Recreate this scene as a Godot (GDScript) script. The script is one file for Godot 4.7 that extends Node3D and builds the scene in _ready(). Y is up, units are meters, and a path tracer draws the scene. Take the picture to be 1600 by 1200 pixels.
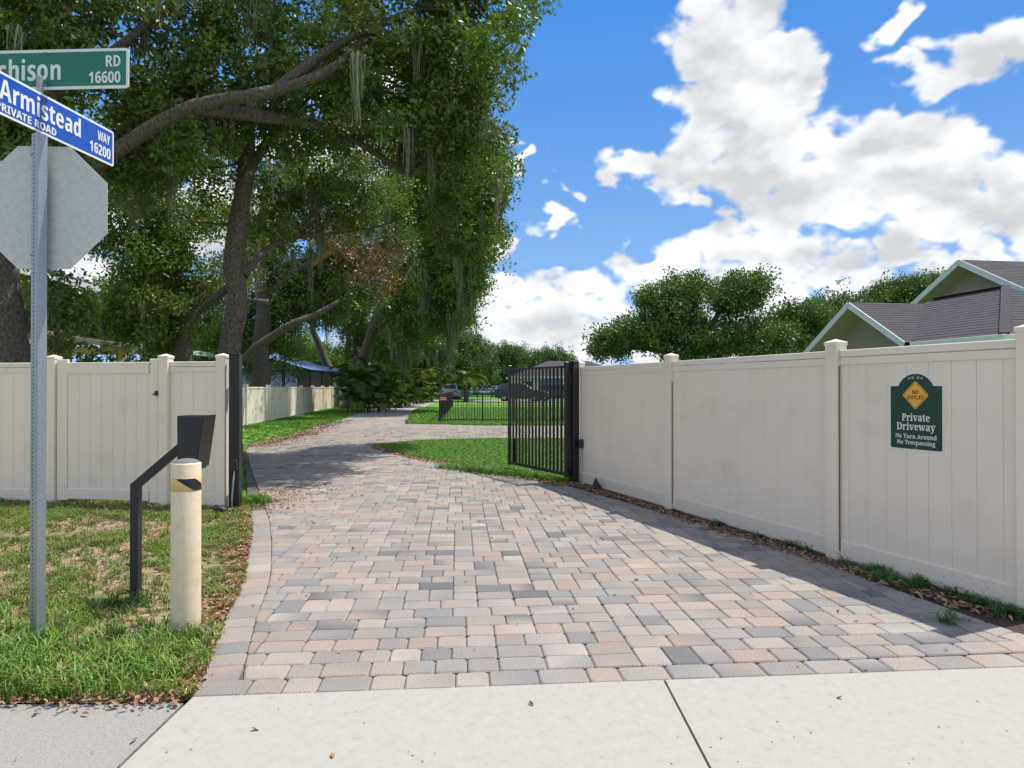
extends Node3D
# A gated brick-paver driveway under live oaks. x right, y up, z towards the viewer; "depth" Z below is metres ahead (= -z).

const F := 1040.0      # focal length in photo pixels (1600 x 1200)
const HY := 606.0      # horizon row
const EYE := 1.5

var rng := RandomNumberGenerator.new()
var M := {}
var used := {}

# ---------------------------------------------------------------- placement
func hgt(Z: float) -> float:      # the ground rises a little beyond the gate
	var t := clampf((Z - 11.5) / 10.0, 0.0, 1.0)
	return 0.3 * t * t * (3.0 - 2.0 * t)

func G(px: float, py: float) -> Vector2:     # photo pixel -> ground (X, Z)
	var Z := EYE * F / (py - HY)
	for i in 12:
		Z = (EYE - hgt(Z)) * F / (py - HY)
	return Vector2((px - 800.0) / F * Z, Z)

func P(px: float, py: float, Z: float) -> Vector3:
	return Vector3((px - 800.0) / F * Z, EYE + (HY - py) / F * Z, -Z)

func on(g: Vector2, up := 0.0) -> Vector3:
	return Vector3(g.x, hgt(g.y) + up, -g.y)

# ---------------------------------------------------------------- mesh builder
class MB:
	var st := SurfaceTool.new()
	var col := Color.WHITE
	var n := 0
	func _init(smooth := false) -> void:
		st.begin(Mesh.PRIMITIVE_TRIANGLES)
		st.set_smooth_group(0 if smooth else -1)
	func tri(a: Vector3, b: Vector3, c: Vector3) -> void:   # counter-clockwise from outside
		st.set_color(col); st.add_vertex(a)
		st.set_color(col); st.add_vertex(c)
		st.set_color(col); st.add_vertex(b)
		n += 1
	func tric(a: Vector3, b: Vector3, c: Vector3, ca: Color, cb: Color, cc: Color) -> void:
		st.set_color(ca); st.add_vertex(a)
		st.set_color(cc); st.add_vertex(c)
		st.set_color(cb); st.add_vertex(b)
		n += 1
	func quad(a: Vector3, b: Vector3, c: Vector3, d: Vector3) -> void:
		tri(a, b, c); tri(a, c, d)
	func box(c: Vector3, s: Vector3, bv := 0.004, b := Basis.IDENTITY) -> void:   # chamfered box
		var h := s * 0.5
		bv = minf(bv, minf(h.x, minf(h.y, h.z)) * 0.6)
		var ax := [b.x, b.y, b.z]
		var hh := [h.x, h.y, h.z]
		for k in 3:
			var i := (k + 1) % 3
			var j := (k + 2) % 3
			for sg in [-1.0, 1.0]:
				var o: Vector3 = c + ax[k] * hh[k] * sg
				var u: Vector3 = ax[i] * (hh[i] - bv) * sg
				var v: Vector3 = ax[j] * (hh[j] - bv)
				quad(o - u - v, o + u - v, o + u + v, o - u + v)
			# edges along axis k
			for si in [-1.0, 1.0]:
				for sj in [-1.0, 1.0]:
					var e: Vector3 = ax[k] * (hh[k] - bv)
					var p: Vector3 = c + ax[i] * hh[i] * si + ax[j] * (hh[j] - bv) * sj
					var q: Vector3 = c + ax[i] * (hh[i] - bv) * si + ax[j] * hh[j] * sj
					if si * sj > 0.0:
						quad(p - e, q - e, q + e, p + e)
					else:
						quad(q - e, p - e, p + e, q + e)
		for sx in [-1.0, 1.0]:
			for sy in [-1.0, 1.0]:
				for sz in [-1.0, 1.0]:
					var a: Vector3 = c + b.x * h.x * sx + b.y * (h.y - bv) * sy + b.z * (h.z - bv) * sz
					var d: Vector3 = c + b.x * (h.x - bv) * sx + b.y * h.y * sy + b.z * (h.z - bv) * sz
					var e2: Vector3 = c + b.x * (h.x - bv) * sx + b.y * (h.y - bv) * sy + b.z * h.z * sz
					if sx * sy * sz > 0.0:
						tri(a, d, e2)
					else:
						tri(a, e2, d)
	func tube(pts: Array, rad: Array, sides := 8, caps := true) -> void:
		var rings := []
		var side := Vector3.RIGHT
		for i in pts.size():
			var d: Vector3 = (pts[mini(i + 1, pts.size() - 1)] - pts[maxi(i - 1, 0)]).normalized()
			if i == 0 and absf(d.dot(side)) > 0.9:
				side = Vector3.FORWARD
			side = (side - d * d.dot(side)).normalized()
			var up := d.cross(side)
			var ring := []
			for k in sides:
				var a := TAU * k / sides
				ring.append(pts[i] + (side * cos(a) + up * sin(a)) * rad[i])
			rings.append(ring)
		for i in pts.size() - 1:
			for k in sides:
				var k2 := (k + 1) % sides
				quad(rings[i][k], rings[i][k2], rings[i + 1][k2], rings[i + 1][k])
		if caps:
			var last := pts.size() - 1
			for k in range(1, sides - 1):
				tri(rings[0][0], rings[0][k + 1], rings[0][k])
				tri(rings[last][0], rings[last][k], rings[last][k + 1])
	func prism(poly: PackedVector2Array, T: Transform3D, z0: float, z1: float) -> void:   # polygon in T's xy, extruded along T's z
		if Geometry2D.is_polygon_clockwise(poly):
			poly = poly.duplicate(); poly.reverse()
		var ix := Geometry2D.triangulate_polygon(poly)
		for i in range(0, ix.size(), 3):
			var a := poly[ix[i]]; var b := poly[ix[i + 1]]; var c := poly[ix[i + 2]]
			if (b - a).cross(c - a) < 0.0:
				var t := b; b = c; c = t
			tri(T * Vector3(a.x, a.y, z1), T * Vector3(b.x, b.y, z1), T * Vector3(c.x, c.y, z1))
			tri(T * Vector3(a.x, a.y, z0), T * Vector3(c.x, c.y, z0), T * Vector3(b.x, b.y, z0))
		for i in poly.size():
			var p := poly[i]; var q := poly[(i + 1) % poly.size()]
			quad(T * Vector3(p.x, p.y, z0), T * Vector3(q.x, q.y, z0), T * Vector3(q.x, q.y, z1), T * Vector3(p.x, p.y, z1))
	func lathe(c: Vector3, prof: Array, sides := 24) -> void:   # profile of (radius, height) from the bottom up
		for i in prof.size() - 1:
			for k in sides:
				var a := TAU * k / sides; var b := TAU * (k + 1) / sides
				var r0: float = prof[i].x; var r1: float = prof[i + 1].x
				var p := c + Vector3(cos(a) * r0, prof[i].y, -sin(a) * r0)
				var q := c + Vector3(cos(b) * r0, prof[i].y, -sin(b) * r0)
				var r := c + Vector3(cos(b) * r1, prof[i + 1].y, -sin(b) * r1)
				var s := c + Vector3(cos(a) * r1, prof[i + 1].y, -sin(a) * r1)
				if r0 > 1e-5: tri(p, q, r)
				if r1 > 1e-5: tri(p, r, s)
	func mesh() -> ArrayMesh:
		st.generate_normals()
		return st.commit()

# ---------------------------------------------------------------- nodes
func numbered(called: String) -> String:
	used[called] = used.get(called, 0) + 1
	return called if used[called] == 1 else "%s_%03d" % [called, used[called] - 1]

func tag(o: Node, label: String, category: String, group := "", kind := "") -> Node:
	if label: o.set_meta("label", label)
	if category: o.set_meta("category", category)
	if group: o.set_meta("group", group)
	if kind: o.set_meta("kind", kind)
	return o

func thing(called: String, label: String, category: String, at := Vector3.ZERO, group := "") -> Node3D:
	var o := Node3D.new()
	o.name = numbered(called)
	add_child(o)
	o.position = at
	tag(o, label, category, group)
	return o

func world_of(n: Node3D) -> Vector3:
	var p := Vector3.ZERO
	var q: Node = n
	while q != self and q is Node3D:
		p += (q as Node3D).position
		q = q.get_parent()
	return p

# a part whose mesh is given in world coordinates
func part(mb: MB, called: String, mat: Material, parent: Node3D) -> MeshInstance3D:
	var o := MeshInstance3D.new()
	o.name = called
	o.mesh = mb.mesh()
	o.material_override = mat
	parent.add_child(o, true)
	if parent != self:
		o.position = -world_of(parent)
	return o

# a part given in its parent's own coordinates
func lpart(mesh: Mesh, called: String, mat: Material, parent: Node3D, T := Transform3D.IDENTITY) -> MeshInstance3D:
	var o := MeshInstance3D.new()
	o.name = called
	o.mesh = mesh
	o.material_override = mat
	parent.add_child(o, true)
	o.transform = T
	return o

func setting(mb: MB, called: String, mat: Material, label := "", category := "ground") -> MeshInstance3D:
	var o := MeshInstance3D.new()
	o.name = numbered(called)
	o.mesh = mb.mesh()
	o.material_override = mat
	add_child(o)
	tag(o, label, category, "", "structure")
	return o

func scatter(called: String, mesh: Mesh, mat: Material, items: Array, parent: Node3D, colors: Array = []) -> MultiMeshInstance3D:
	var mm := MultiMesh.new()
	mm.transform_format = MultiMesh.TRANSFORM_3D
	mm.use_colors = colors.size() > 0
	mm.mesh = mesh
	mm.instance_count = items.size()
	var stride := 16 if colors.size() > 0 else 12
	var buf := PackedFloat32Array()
	buf.resize(items.size() * stride)
	var off := Vector3.ZERO
	if parent != self:
		off = world_of(parent)
	var i := 0
	for k in items.size():
		var t: Transform3D = items[k]
		var b := t.basis
		var o := t.origin - off
		buf[i] = b.x.x; buf[i + 1] = b.y.x; buf[i + 2] = b.z.x; buf[i + 3] = o.x
		buf[i + 4] = b.x.y; buf[i + 5] = b.y.y; buf[i + 6] = b.z.y; buf[i + 7] = o.y
		buf[i + 8] = b.x.z; buf[i + 9] = b.y.z; buf[i + 10] = b.z.z; buf[i + 11] = o.z
		if stride == 16:
			var c: Color = colors[k]
			buf[i + 12] = c.r; buf[i + 13] = c.g; buf[i + 14] = c.b; buf[i + 15] = 1.0
		i += stride
	mm.buffer = buf
	var o2 := MultiMeshInstance3D.new()
	o2.name = called if parent != self else numbered(called)
	o2.multimesh = mm
	o2.material_override = mat
	parent.add_child(o2, true)
	return o2

# ---------------------------------------------------------------- materials
func lin(r: float, g: float, b: float) -> Color:
	return Color(r, g, b).linear_to_srgb()

func noise_tex(seed_: int, freq: float, oct: int, stops: Array, size := 512, as_normal := false, strength := 4.0, stretch := 1.0) -> ImageTexture:
	var nz := FastNoiseLite.new()
	nz.seed = seed_
	nz.noise_type = FastNoiseLite.TYPE_SIMPLEX_SMOOTH
	nz.frequency = freq
	nz.fractal_octaves = oct
	nz.fractal_gain = 0.55
	var im := nz.get_seamless_image(size, int(size * stretch), false, false, 0.15)
	if stretch != 1.0:
		im.resize(size, size)
	if as_normal:
		im.bump_map_to_normal_map(strength)
		return ImageTexture.create_from_image(im)
	if stops.is_empty():
		return ImageTexture.create_from_image(im)
	var lut := PackedByteArray()
	lut.resize(256 * 3)
	for v in 256:
		var x := v / 255.0 * (stops.size() - 1)
		var k := mini(int(x), stops.size() - 2)
		var c: Color = (stops[k] as Color).lerp(stops[k + 1], x - k)
		lut[v * 3] = int(clampf(c.r, 0, 1) * 255); lut[v * 3 + 1] = int(clampf(c.g, 0, 1) * 255); lut[v * 3 + 2] = int(clampf(c.b, 0, 1) * 255)
	var src := im.get_data()
	var dst := PackedByteArray()
	dst.resize(src.size() * 3)
	for i in src.size():
		var v := src[i] * 3
		dst[i * 3] = lut[v]; dst[i * 3 + 1] = lut[v + 1]; dst[i * 3 + 2] = lut[v + 2]
	return ImageTexture.create_from_image(Image.create_from_data(size, size, false, Image.FORMAT_RGB8, dst))

func mat(albedo: Color, rough := 0.8, metal := 0.0) -> StandardMaterial3D:
	var m := StandardMaterial3D.new()
	m.albedo_color = albedo
	m.roughness = rough
	m.metallic = metal
	return m

func tri_mat(tex: Texture2D, scale: float, rough := 0.85, bump: Texture2D = null, bump_cm := 0.3, vcol := false) -> StandardMaterial3D:
	var m := StandardMaterial3D.new()
	m.albedo_texture = tex
	m.uv1_triplanar = true
	m.uv1_world_triplanar = true
	m.uv1_scale = Vector3.ONE * scale
	m.roughness = rough
	m.vertex_color_use_as_albedo = vcol
	if bump:
		m.heightmap_enabled = true
		m.heightmap_texture = bump
		m.heightmap_scale = bump_cm
	return m

func make_materials() -> void:
	var g := func(v: float) -> Color: return Color(v, v, v)
	var grain := noise_tex(11, 0.09, 4, [g.call(0.62), g.call(0.86), g.call(0.98), g.call(1.0)], 512)
	var grain_h := noise_tex(12, 0.06, 5, [], 512)
	M.paver = tri_mat(grain, 2.2, 0.82, grain_h, 0.35, true)
	M.joint = tri_mat(noise_tex(13, 0.05, 4, [lin(0.05, 0.042, 0.035), lin(0.12, 0.105, 0.085), lin(0.17, 0.15, 0.125)]), 1.5, 0.95)
	var conc := noise_tex(21, 0.03, 6, [lin(0.285, 0.262, 0.228), lin(0.355, 0.331, 0.296), lin(0.365, 0.342, 0.307), lin(0.376, 0.352, 0.316), lin(0.405, 0.382, 0.345)], 1024)
	M.concrete = tri_mat(conc, 0.4, 0.9, noise_tex(22, 0.12, 4, [], 512), 0.25)
	M.old_concrete = tri_mat(noise_tex(23, 0.03, 6, [lin(0.2, 0.19, 0.17), lin(0.275, 0.262, 0.235), lin(0.295, 0.282, 0.255), lin(0.35, 0.335, 0.305)], 1024), 1.3, 0.92, noise_tex(24, 0.1, 5, [], 512), 0.4)
	var vin := noise_tex(31, 0.008, 5, [lin(0.70, 0.61, 0.50), lin(0.79, 0.70, 0.585), lin(0.805, 0.715, 0.60), lin(0.82, 0.735, 0.62)], 512)
	M.vinyl = tri_mat(vin, 0.4, 0.42)
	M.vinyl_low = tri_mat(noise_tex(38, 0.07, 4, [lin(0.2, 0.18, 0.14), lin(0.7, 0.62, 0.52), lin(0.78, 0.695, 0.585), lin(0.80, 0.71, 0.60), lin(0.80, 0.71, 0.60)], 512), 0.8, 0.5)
	M.vinyl_far = tri_mat(noise_tex(32, 0.012, 5, [lin(0.5, 0.42, 0.27), lin(0.76, 0.68, 0.57), lin(0.80, 0.71, 0.60), lin(0.82, 0.735, 0.62)], 512), 0.22, 0.6)
	M.black = mat(lin(0.012, 0.012, 0.014), 0.38)
	M.black.metallic_specular = 0.5
	M.dark_paint = tri_mat(noise_tex(33, 0.05, 4, [lin(0.016, 0.016, 0.022), lin(0.026, 0.026, 0.034)]), 3.0, 0.5)
	M.galv = tri_mat(noise_tex(34, 0.03, 4, [lin(0.22, 0.26, 0.3), lin(0.32, 0.36, 0.4), lin(0.39, 0.42, 0.46)]), 4.0, 0.42)
	M.galv.metallic = 0.55
	M.alu = tri_mat(noise_tex(35, 0.02, 5, [lin(0.5, 0.5, 0.49), lin(0.58, 0.58, 0.57), lin(0.63, 0.63, 0.62)]), 2.0, 0.5)
	M.alu.metallic = 0.25
	M.hole = mat(lin(0.01, 0.01, 0.012), 0.9)
	M.steel = mat(lin(0.4, 0.4, 0.4), 0.35, 0.9)
	M.sign_green = mat(lin(0.0, 0.17, 0.10), 0.4)
	M.sign_blue = mat(lin(0.005, 0.08, 0.46), 0.4)
	M.sign_white = mat(lin(0.78, 0.79, 0.80), 0.45)
	M.plate_green = mat(lin(0.004, 0.04, 0.028), 0.35)
	M.plate_white = mat(lin(0.72, 0.72, 0.69), 0.5)
	M.yellow = mat(lin(0.80, 0.42, 0.045), 0.4)
	M.print_black = mat(lin(0.012, 0.012, 0.012), 0.6)
	M.grime = mat(lin(0.16, 0.1, 0.05), 0.95)
	M.sign_red = mat(lin(0.5, 0.03, 0.03), 0.5)
	M.cream = tri_mat(noise_tex(36, 0.015, 5, [lin(0.6, 0.47, 0.31), lin(0.74, 0.62, 0.455), lin(0.77, 0.66, 0.5)]), 1.2, 0.5)
	M.tape = mat(lin(0.62, 0.44, 0.17), 0.35)
	M.cap_grey = tri_mat(noise_tex(37, 0.06, 4, [lin(0.1, 0.1, 0.1), lin(0.22, 0.22, 0.22)]), 4.0, 0.85)
	# soils and lawns
	M.soil = tri_mat(noise_tex(41, 0.02, 6, [lin(0.10, 0.11, 0.035), lin(0.17, 0.15, 0.07), lin(0.33, 0.25, 0.165), lin(0.29, 0.215, 0.135), lin(0.15, 0.15, 0.05)], 1024), 0.55, 0.95, noise_tex(42, 0.05, 5, [], 512), 2.0)
	M.lawn = tri_mat(noise_tex(43, 0.03, 6, [lin(0.06, 0.16, 0.012), lin(0.10, 0.24, 0.018), lin(0.13, 0.29, 0.025), lin(0.16, 0.31, 0.035)], 1024), 0.3, 0.95, noise_tex(44, 0.1, 5, [], 512), 2.5)
	M.mulch = tri_mat(noise_tex(45, 0.06, 5, [lin(0.015, 0.01, 0.008), lin(0.05, 0.035, 0.025), lin(0.11, 0.07, 0.045), lin(0.17, 0.12, 0.08)], 512), 1.4, 0.95, noise_tex(46, 0.08, 5, [], 512), 2.0)
	M.far_paving = tri_mat(noise_tex(47, 0.05, 5, [lin(0.26, 0.24, 0.22), lin(0.35, 0.315, 0.285), lin(0.40, 0.36, 0.325)], 512), 0.8, 0.9)
	M.asphalt = tri_mat(noise_tex(48, 0.1, 4, [lin(0.03, 0.03, 0.03), lin(0.06, 0.06, 0.06), lin(0.09, 0.09, 0.09)], 512), 1.0, 0.95)
	M.strip = mat(lin(0.42, 0.40, 0.36), 0.9)
	# plants
	M.leaf = mat(Color.WHITE, 0.42)
	M.leaf.vertex_color_use_as_albedo = true
	M.leaf.backlight_enabled = true
	M.leaf.backlight = Color(0.75, 0.8, 0.3)
	M.blade = mat(Color.WHITE, 0.55)
	M.blade.vertex_color_use_as_albedo = true
	M.blade.backlight_enabled = true
	M.blade.backlight = Color(0.5, 0.6, 0.25)
	M.litter = mat(Color.WHITE, 0.75)
	M.litter.vertex_color_use_as_albedo = true
	M.moss = mat(Color.WHITE, 0.95)
	M.moss.vertex_color_use_as_albedo = true
	M.moss.backlight_enabled = true
	M.moss.backlight = Color(0.4, 0.4, 0.3)
	var bark := noise_tex(51, 0.035, 5, [lin(0.022, 0.018, 0.014), lin(0.075, 0.062, 0.048), lin(0.14, 0.118, 0.094), lin(0.22, 0.19, 0.155)], 512, false, 4.0, 0.5)
	M.bark = tri_mat(bark, 1.1, 0.95, noise_tex(51, 0.035, 5, [], 512, false, 4.0, 0.5), 4.0)
	M.dead = mat(lin(0.42, 0.33, 0.24), 0.9)
	M.torn = mat(lin(0.34, 0.13, 0.045), 0.9)
	# buildings
	var sh := noise_tex(61, 0.04, 5, [lin(0.036, 0.032, 0.038), lin(0.058, 0.051, 0.06), lin(0.075, 0.067, 0.077), lin(0.10, 0.09, 0.10)], 512)
	M.shingle = tri_mat(sh, 0.9, 0.95, null, 0.0, true)
	M.stucco = tri_mat(noise_tex(62, 0.1, 4, [lin(0.27, 0.245, 0.21), lin(0.32, 0.29, 0.25)]), 0.7, 0.95, noise_tex(63, 0.2, 3, [], 256), 1.0)
	M.fascia = mat(lin(0.62, 0.68, 0.68), 0.55)
	M.soffit = mat(lin(0.40, 0.37, 0.28), 0.8)
	M.tan_wall = tri_mat(noise_tex(64, 0.08, 4, [lin(0.42, 0.29, 0.14), lin(0.5, 0.36, 0.19)]), 0.6, 0.9)
	M.white_wall = tri_mat(noise_tex(65, 0.08, 4, [lin(0.6, 0.6, 0.58), lin(0.7, 0.7, 0.68)]), 0.3, 0.9)
	M.orange_wall = mat(lin(0.45, 0.16, 0.06), 0.9)
	M.blue_panel = mat(lin(0.07, 0.14, 0.3), 0.5)
	M.glass_dark = mat(lin(0.015, 0.02, 0.028), 0.06)
	M.screen = mat(Color(0.12, 0.13, 0.17, 0.85), 0.5)
	M.screen.transparency = BaseMaterial3D.TRANSPARENCY_ALPHA
	M.car_dark = mat(lin(0.025, 0.04, 0.1), 0.2, 0.3)
	M.car_dark.clearcoat_enabled = true
	M.car_silver = mat(lin(0.42, 0.45, 0.5), 0.25, 0.5)
	M.car_pale = mat(lin(0.4, 0.52, 0.68), 0.25, 0.2)
	M.tyre = mat(lin(0.012, 0.012, 0.012), 0.9)
	M.lamp_glass = mat(lin(0.7, 0.7, 0.7), 0.15)
	M.tail = mat(lin(0.4, 0.02, 0.02), 0.2)
	M.wood = mat(lin(0.06, 0.045, 0.03), 0.9)
	M.utility = mat(lin(0.12, 0.2, 0.2), 0.6)

# ---------------------------------------------------------------- sky
const PUFFS := [   # cumulus seen ahead: photo x, y, half width, half height
	[1165, 10, 80, 70], [1130, 85, 95, 65], [1195, 110, 75, 90], [1120, 165, 95, 55], [1200, 200, 80, 60], [1010, 258, 62, 30], [1075, 235, 45, 40],
	[1150, 265, 110, 60], [1240, 270, 100, 62], [1330, 240, 95, 50], [1400, 225, 80, 45], [1490, 205, 72, 50], [1540, 265, 70, 50], [1440, 290, 130, 55],
	[1310, 320, 140, 42], [1105, 312, 38, 30], [1530, 325, 75, 40], [1595, 300, 40, 40],
	[1402, 45, 34, 34], [1425, 15, 26, 26], [1450, 122, 62, 28], [1520, 95, 75, 34], [1590, 60, 50, 44], [1415, 383, 58, 20],
	[1560, 385, 52, 36], [1606, 350, 44, 44], [1500, 415, 62, 22], [1120, 372, 60, 32], [1195, 385, 90, 36], [1290, 412, 90, 30], [990, 415, 55, 28], [1040, 430, 90, 34],
	[900, 462, 95, 34], [830, 500, 120, 42], [1000, 480, 170, 42], [1180, 460, 170, 46], [1330, 450, 60, 24], [1290, 475, 60, 24], [760, 470, 40, 26], [950, 540, 420, 42],
	[897, 288, 27, 15], [872, 345, 30, 22], [795, 388, 22, 30], [812, 250, 14, 22], [160, 440, 75, 50], [130, 480, 90, 30], [560, 270, 70, 60], [640, 300, 60, 40], [440, 215, 60, 40], [520, 190, 110, 80], [300, 340, 130, 70], [620, 90, 90, 50],
]

func make_sky() -> ImageTexture:
	var n1 := FastNoiseLite.new()
	n1.seed = 5; n1.noise_type = FastNoiseLite.TYPE_SIMPLEX_SMOOTH; n1.frequency = 7.0; n1.fractal_octaves = 6; n1.fractal_gain = 0.56
	var n2 := FastNoiseLite.new()
	n2.seed = 8; n2.noise_type = FastNoiseLite.TYPE_SIMPLEX_SMOOTH; n2.frequency = 1.7; n2.fractal_octaves = 3
	var n3 := FastNoiseLite.new()
	n3.seed = 9; n3.noise_type = FastNoiseLite.TYPE_SIMPLEX_SMOOTH; n3.frequency = 4.2; n3.fractal_octaves = 4
	var cel := FastNoiseLite.new()
	cel.seed = 21; cel.noise_type = FastNoiseLite.TYPE_CELLULAR; cel.frequency = 13.0; cel.fractal_octaves = 3; cel.fractal_gain = 0.5; cel.fractal_type = FastNoiseLite.FRACTAL_FBM
	cel.cellular_return_type = FastNoiseLite.RETURN_DISTANCE; cel.domain_warp_enabled = true; cel.domain_warp_amplitude = 0.05; cel.domain_warp_frequency = 6.0
	var field := func(q: Vector3) -> float: return n1.get_noise_3dv(q) * 0.62 - (cel.get_noise_3dv(q) + 0.55) * 0.55
	var sky_row := func(im: Image, W: int, H: int, x0: int, x1: int, y0: int, y1: int, ox: int) -> void:
		for y in range(y0, y1):
			var el := PI / 2.0 - (y + 0.5) / H * PI
			var ce := cos(el); var se := sin(el)
			for x in range(x0, x1):
				var az := (x + 0.5) / W * TAU          # 0 is straight ahead (-z), +x at a quarter turn
				var d := Vector3(sin(az) * ce, se, -cos(az) * ce)
				var q := Vector3(d.x, d.y * 1.5, d.z)
				var f: float = field.call(q)
				var lo := n2.get_noise_3dv(q)
				# cover away from the view: broken cumulus like that ahead
				var cover := lo * 1.25 + 0.10 + 0.5 * (1.0 - smoothstep(0.02, 0.3, se))
				if d.z < -0.35:
					var px := 800.0 - d.x / d.z * F
					var py := HY + d.y / d.z * F
					var wx := n3.get_noise_3dv(q * 2.2 + Vector3(3.1, 0.0, 0.0))
					var wy := n3.get_noise_3dv(q * 2.2 + Vector3(0.0, 5.7, 0.0))
					px += wx * 75.0
					py += wy * 55.0
					var c2 := -0.55
					for b in PUFFS:
						var ex: float = (px - b[0]) / b[2]
						var ey: float = (py - b[1]) / b[3]
						var r: float = ex * ex + ey * ey
						if r < 5.0:
							c2 = maxf(c2, 0.72 - 0.64 * sqrt(r))
					var inside := smoothstep(1250.0, 900.0, absf(px - 800.0)) * smoothstep(-380.0, -60.0, py)
					cover = lerpf(cover, c2, inside)
				var dens := cover + f * 0.8
				var a := smoothstep(-0.05, 0.26, dens)
				# blue air
				var t := pow(clampf(1.0 - se, 0.0, 1.0), 2.7)
				var air := Color(0.012, 0.185, 0.62).lerp(Color(0.34, 0.56, 0.84), t)
				# cumulus: white rims, greyer where the cloud is thick, by its own billows
				var lit := n3.get_noise_3dv(q) - n3.get_noise_3dv(q + Vector3(0.035, 0.055, 0.0))
				var fine: float = f - field.call(q + Vector3(0.010, 0.018, 0.0))
				var thick := smoothstep(0.1, 0.9, dens)
				var w := clampf(0.84 - 0.09 * thick + 0.45 * lit + 0.42 * fine + 0.06 * lo, 0.58, 1.0)
				var cl := Color(w * 0.965, w * 0.982, w)
				var c := air.lerp(cl, a * 0.97)
				im.set_pixel(x - ox, y, c.linear_to_srgb())
	var W := 4096
	var H := 2048
	var small := Image.create_empty(1024, 512, false, Image.FORMAT_RGB8)
	small.fill(Color(0.45, 0.47, 0.42))
	sky_row.call(small, 1024, 512, 0, 1024, 0, 258, 0)
	small.resize(W, H, Image.INTERPOLATE_CUBIC)
	var wide := 480
	var right := Image.create_empty(wide, H, false, Image.FORMAT_RGB8)
	sky_row.call(right, W, H, 0, wide, 640, 1030, 0)
	small.blit_rect(right, Rect2i(0, 640, wide, 390), Vector2i(0, 640))
	var left := Image.create_empty(wide, H, false, Image.FORMAT_RGB8)
	sky_row.call(left, W, H, W - wide, W, 640, 1030, W - wide)
	small.blit_rect(left, Rect2i(0, 640, wide, 390), Vector2i(W - wide, 640))
	return ImageTexture.create_from_image(small)

# ---------------------------------------------------------------- ground sheets
func strip_mesh(poly: PackedVector2Array, up: float, mb: MB, dz := 1.0) -> void:   # a flat outline in (X, Z) laid on the ground
	var z0 := 1e9
	var z1 := -1e9
	for p in poly:
		z0 = minf(z0, p.y); z1 = maxf(z1, p.y)
	var z := z0
	while z < z1:
		var zn := z + (dz if z < 24.0 else 40.0)
		var band := PackedVector2Array([Vector2(-500, z), Vector2(500, z), Vector2(500, zn), Vector2(-500, zn)])
		for piece in Geometry2D.intersect_polygons(poly, band):
			var ix := Geometry2D.triangulate_polygon(piece)
			for i in range(0, ix.size(), 3):
				var a := on(piece[ix[i]], up); var b := on(piece[ix[i + 1]], up); var c := on(piece[ix[i + 2]], up)
				if (b - a).cross(c - a).y < 0.0:
					mb.tri(a, c, b)
				else:
					mb.tri(a, b, c)
		z = zn

var drive := PackedVector2Array()
var drive_all := PackedVector2Array()
var island := PackedVector2Array()
var far_lawn := PackedVector2Array()
var left_lawn := PackedVector2Array()
var verge := PackedVector2Array()
var LF0 := Vector2(-9.6, 9.29)       # left fence line
var LF1 := Vector2(-3.62, 8.34)
const P4 := Vector2(3.45, 4.42)      # right fence posts
const P3 := Vector2(2.88, 5.92)
const P2 := Vector2(1.985, 8.30)
const P1 := Vector2(1.085, 10.69)

func outline(px: Array) -> PackedVector2Array:
	var o := PackedVector2Array()
	for p in px:
		o.append(G(p[0], p[1]))
	return o

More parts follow.
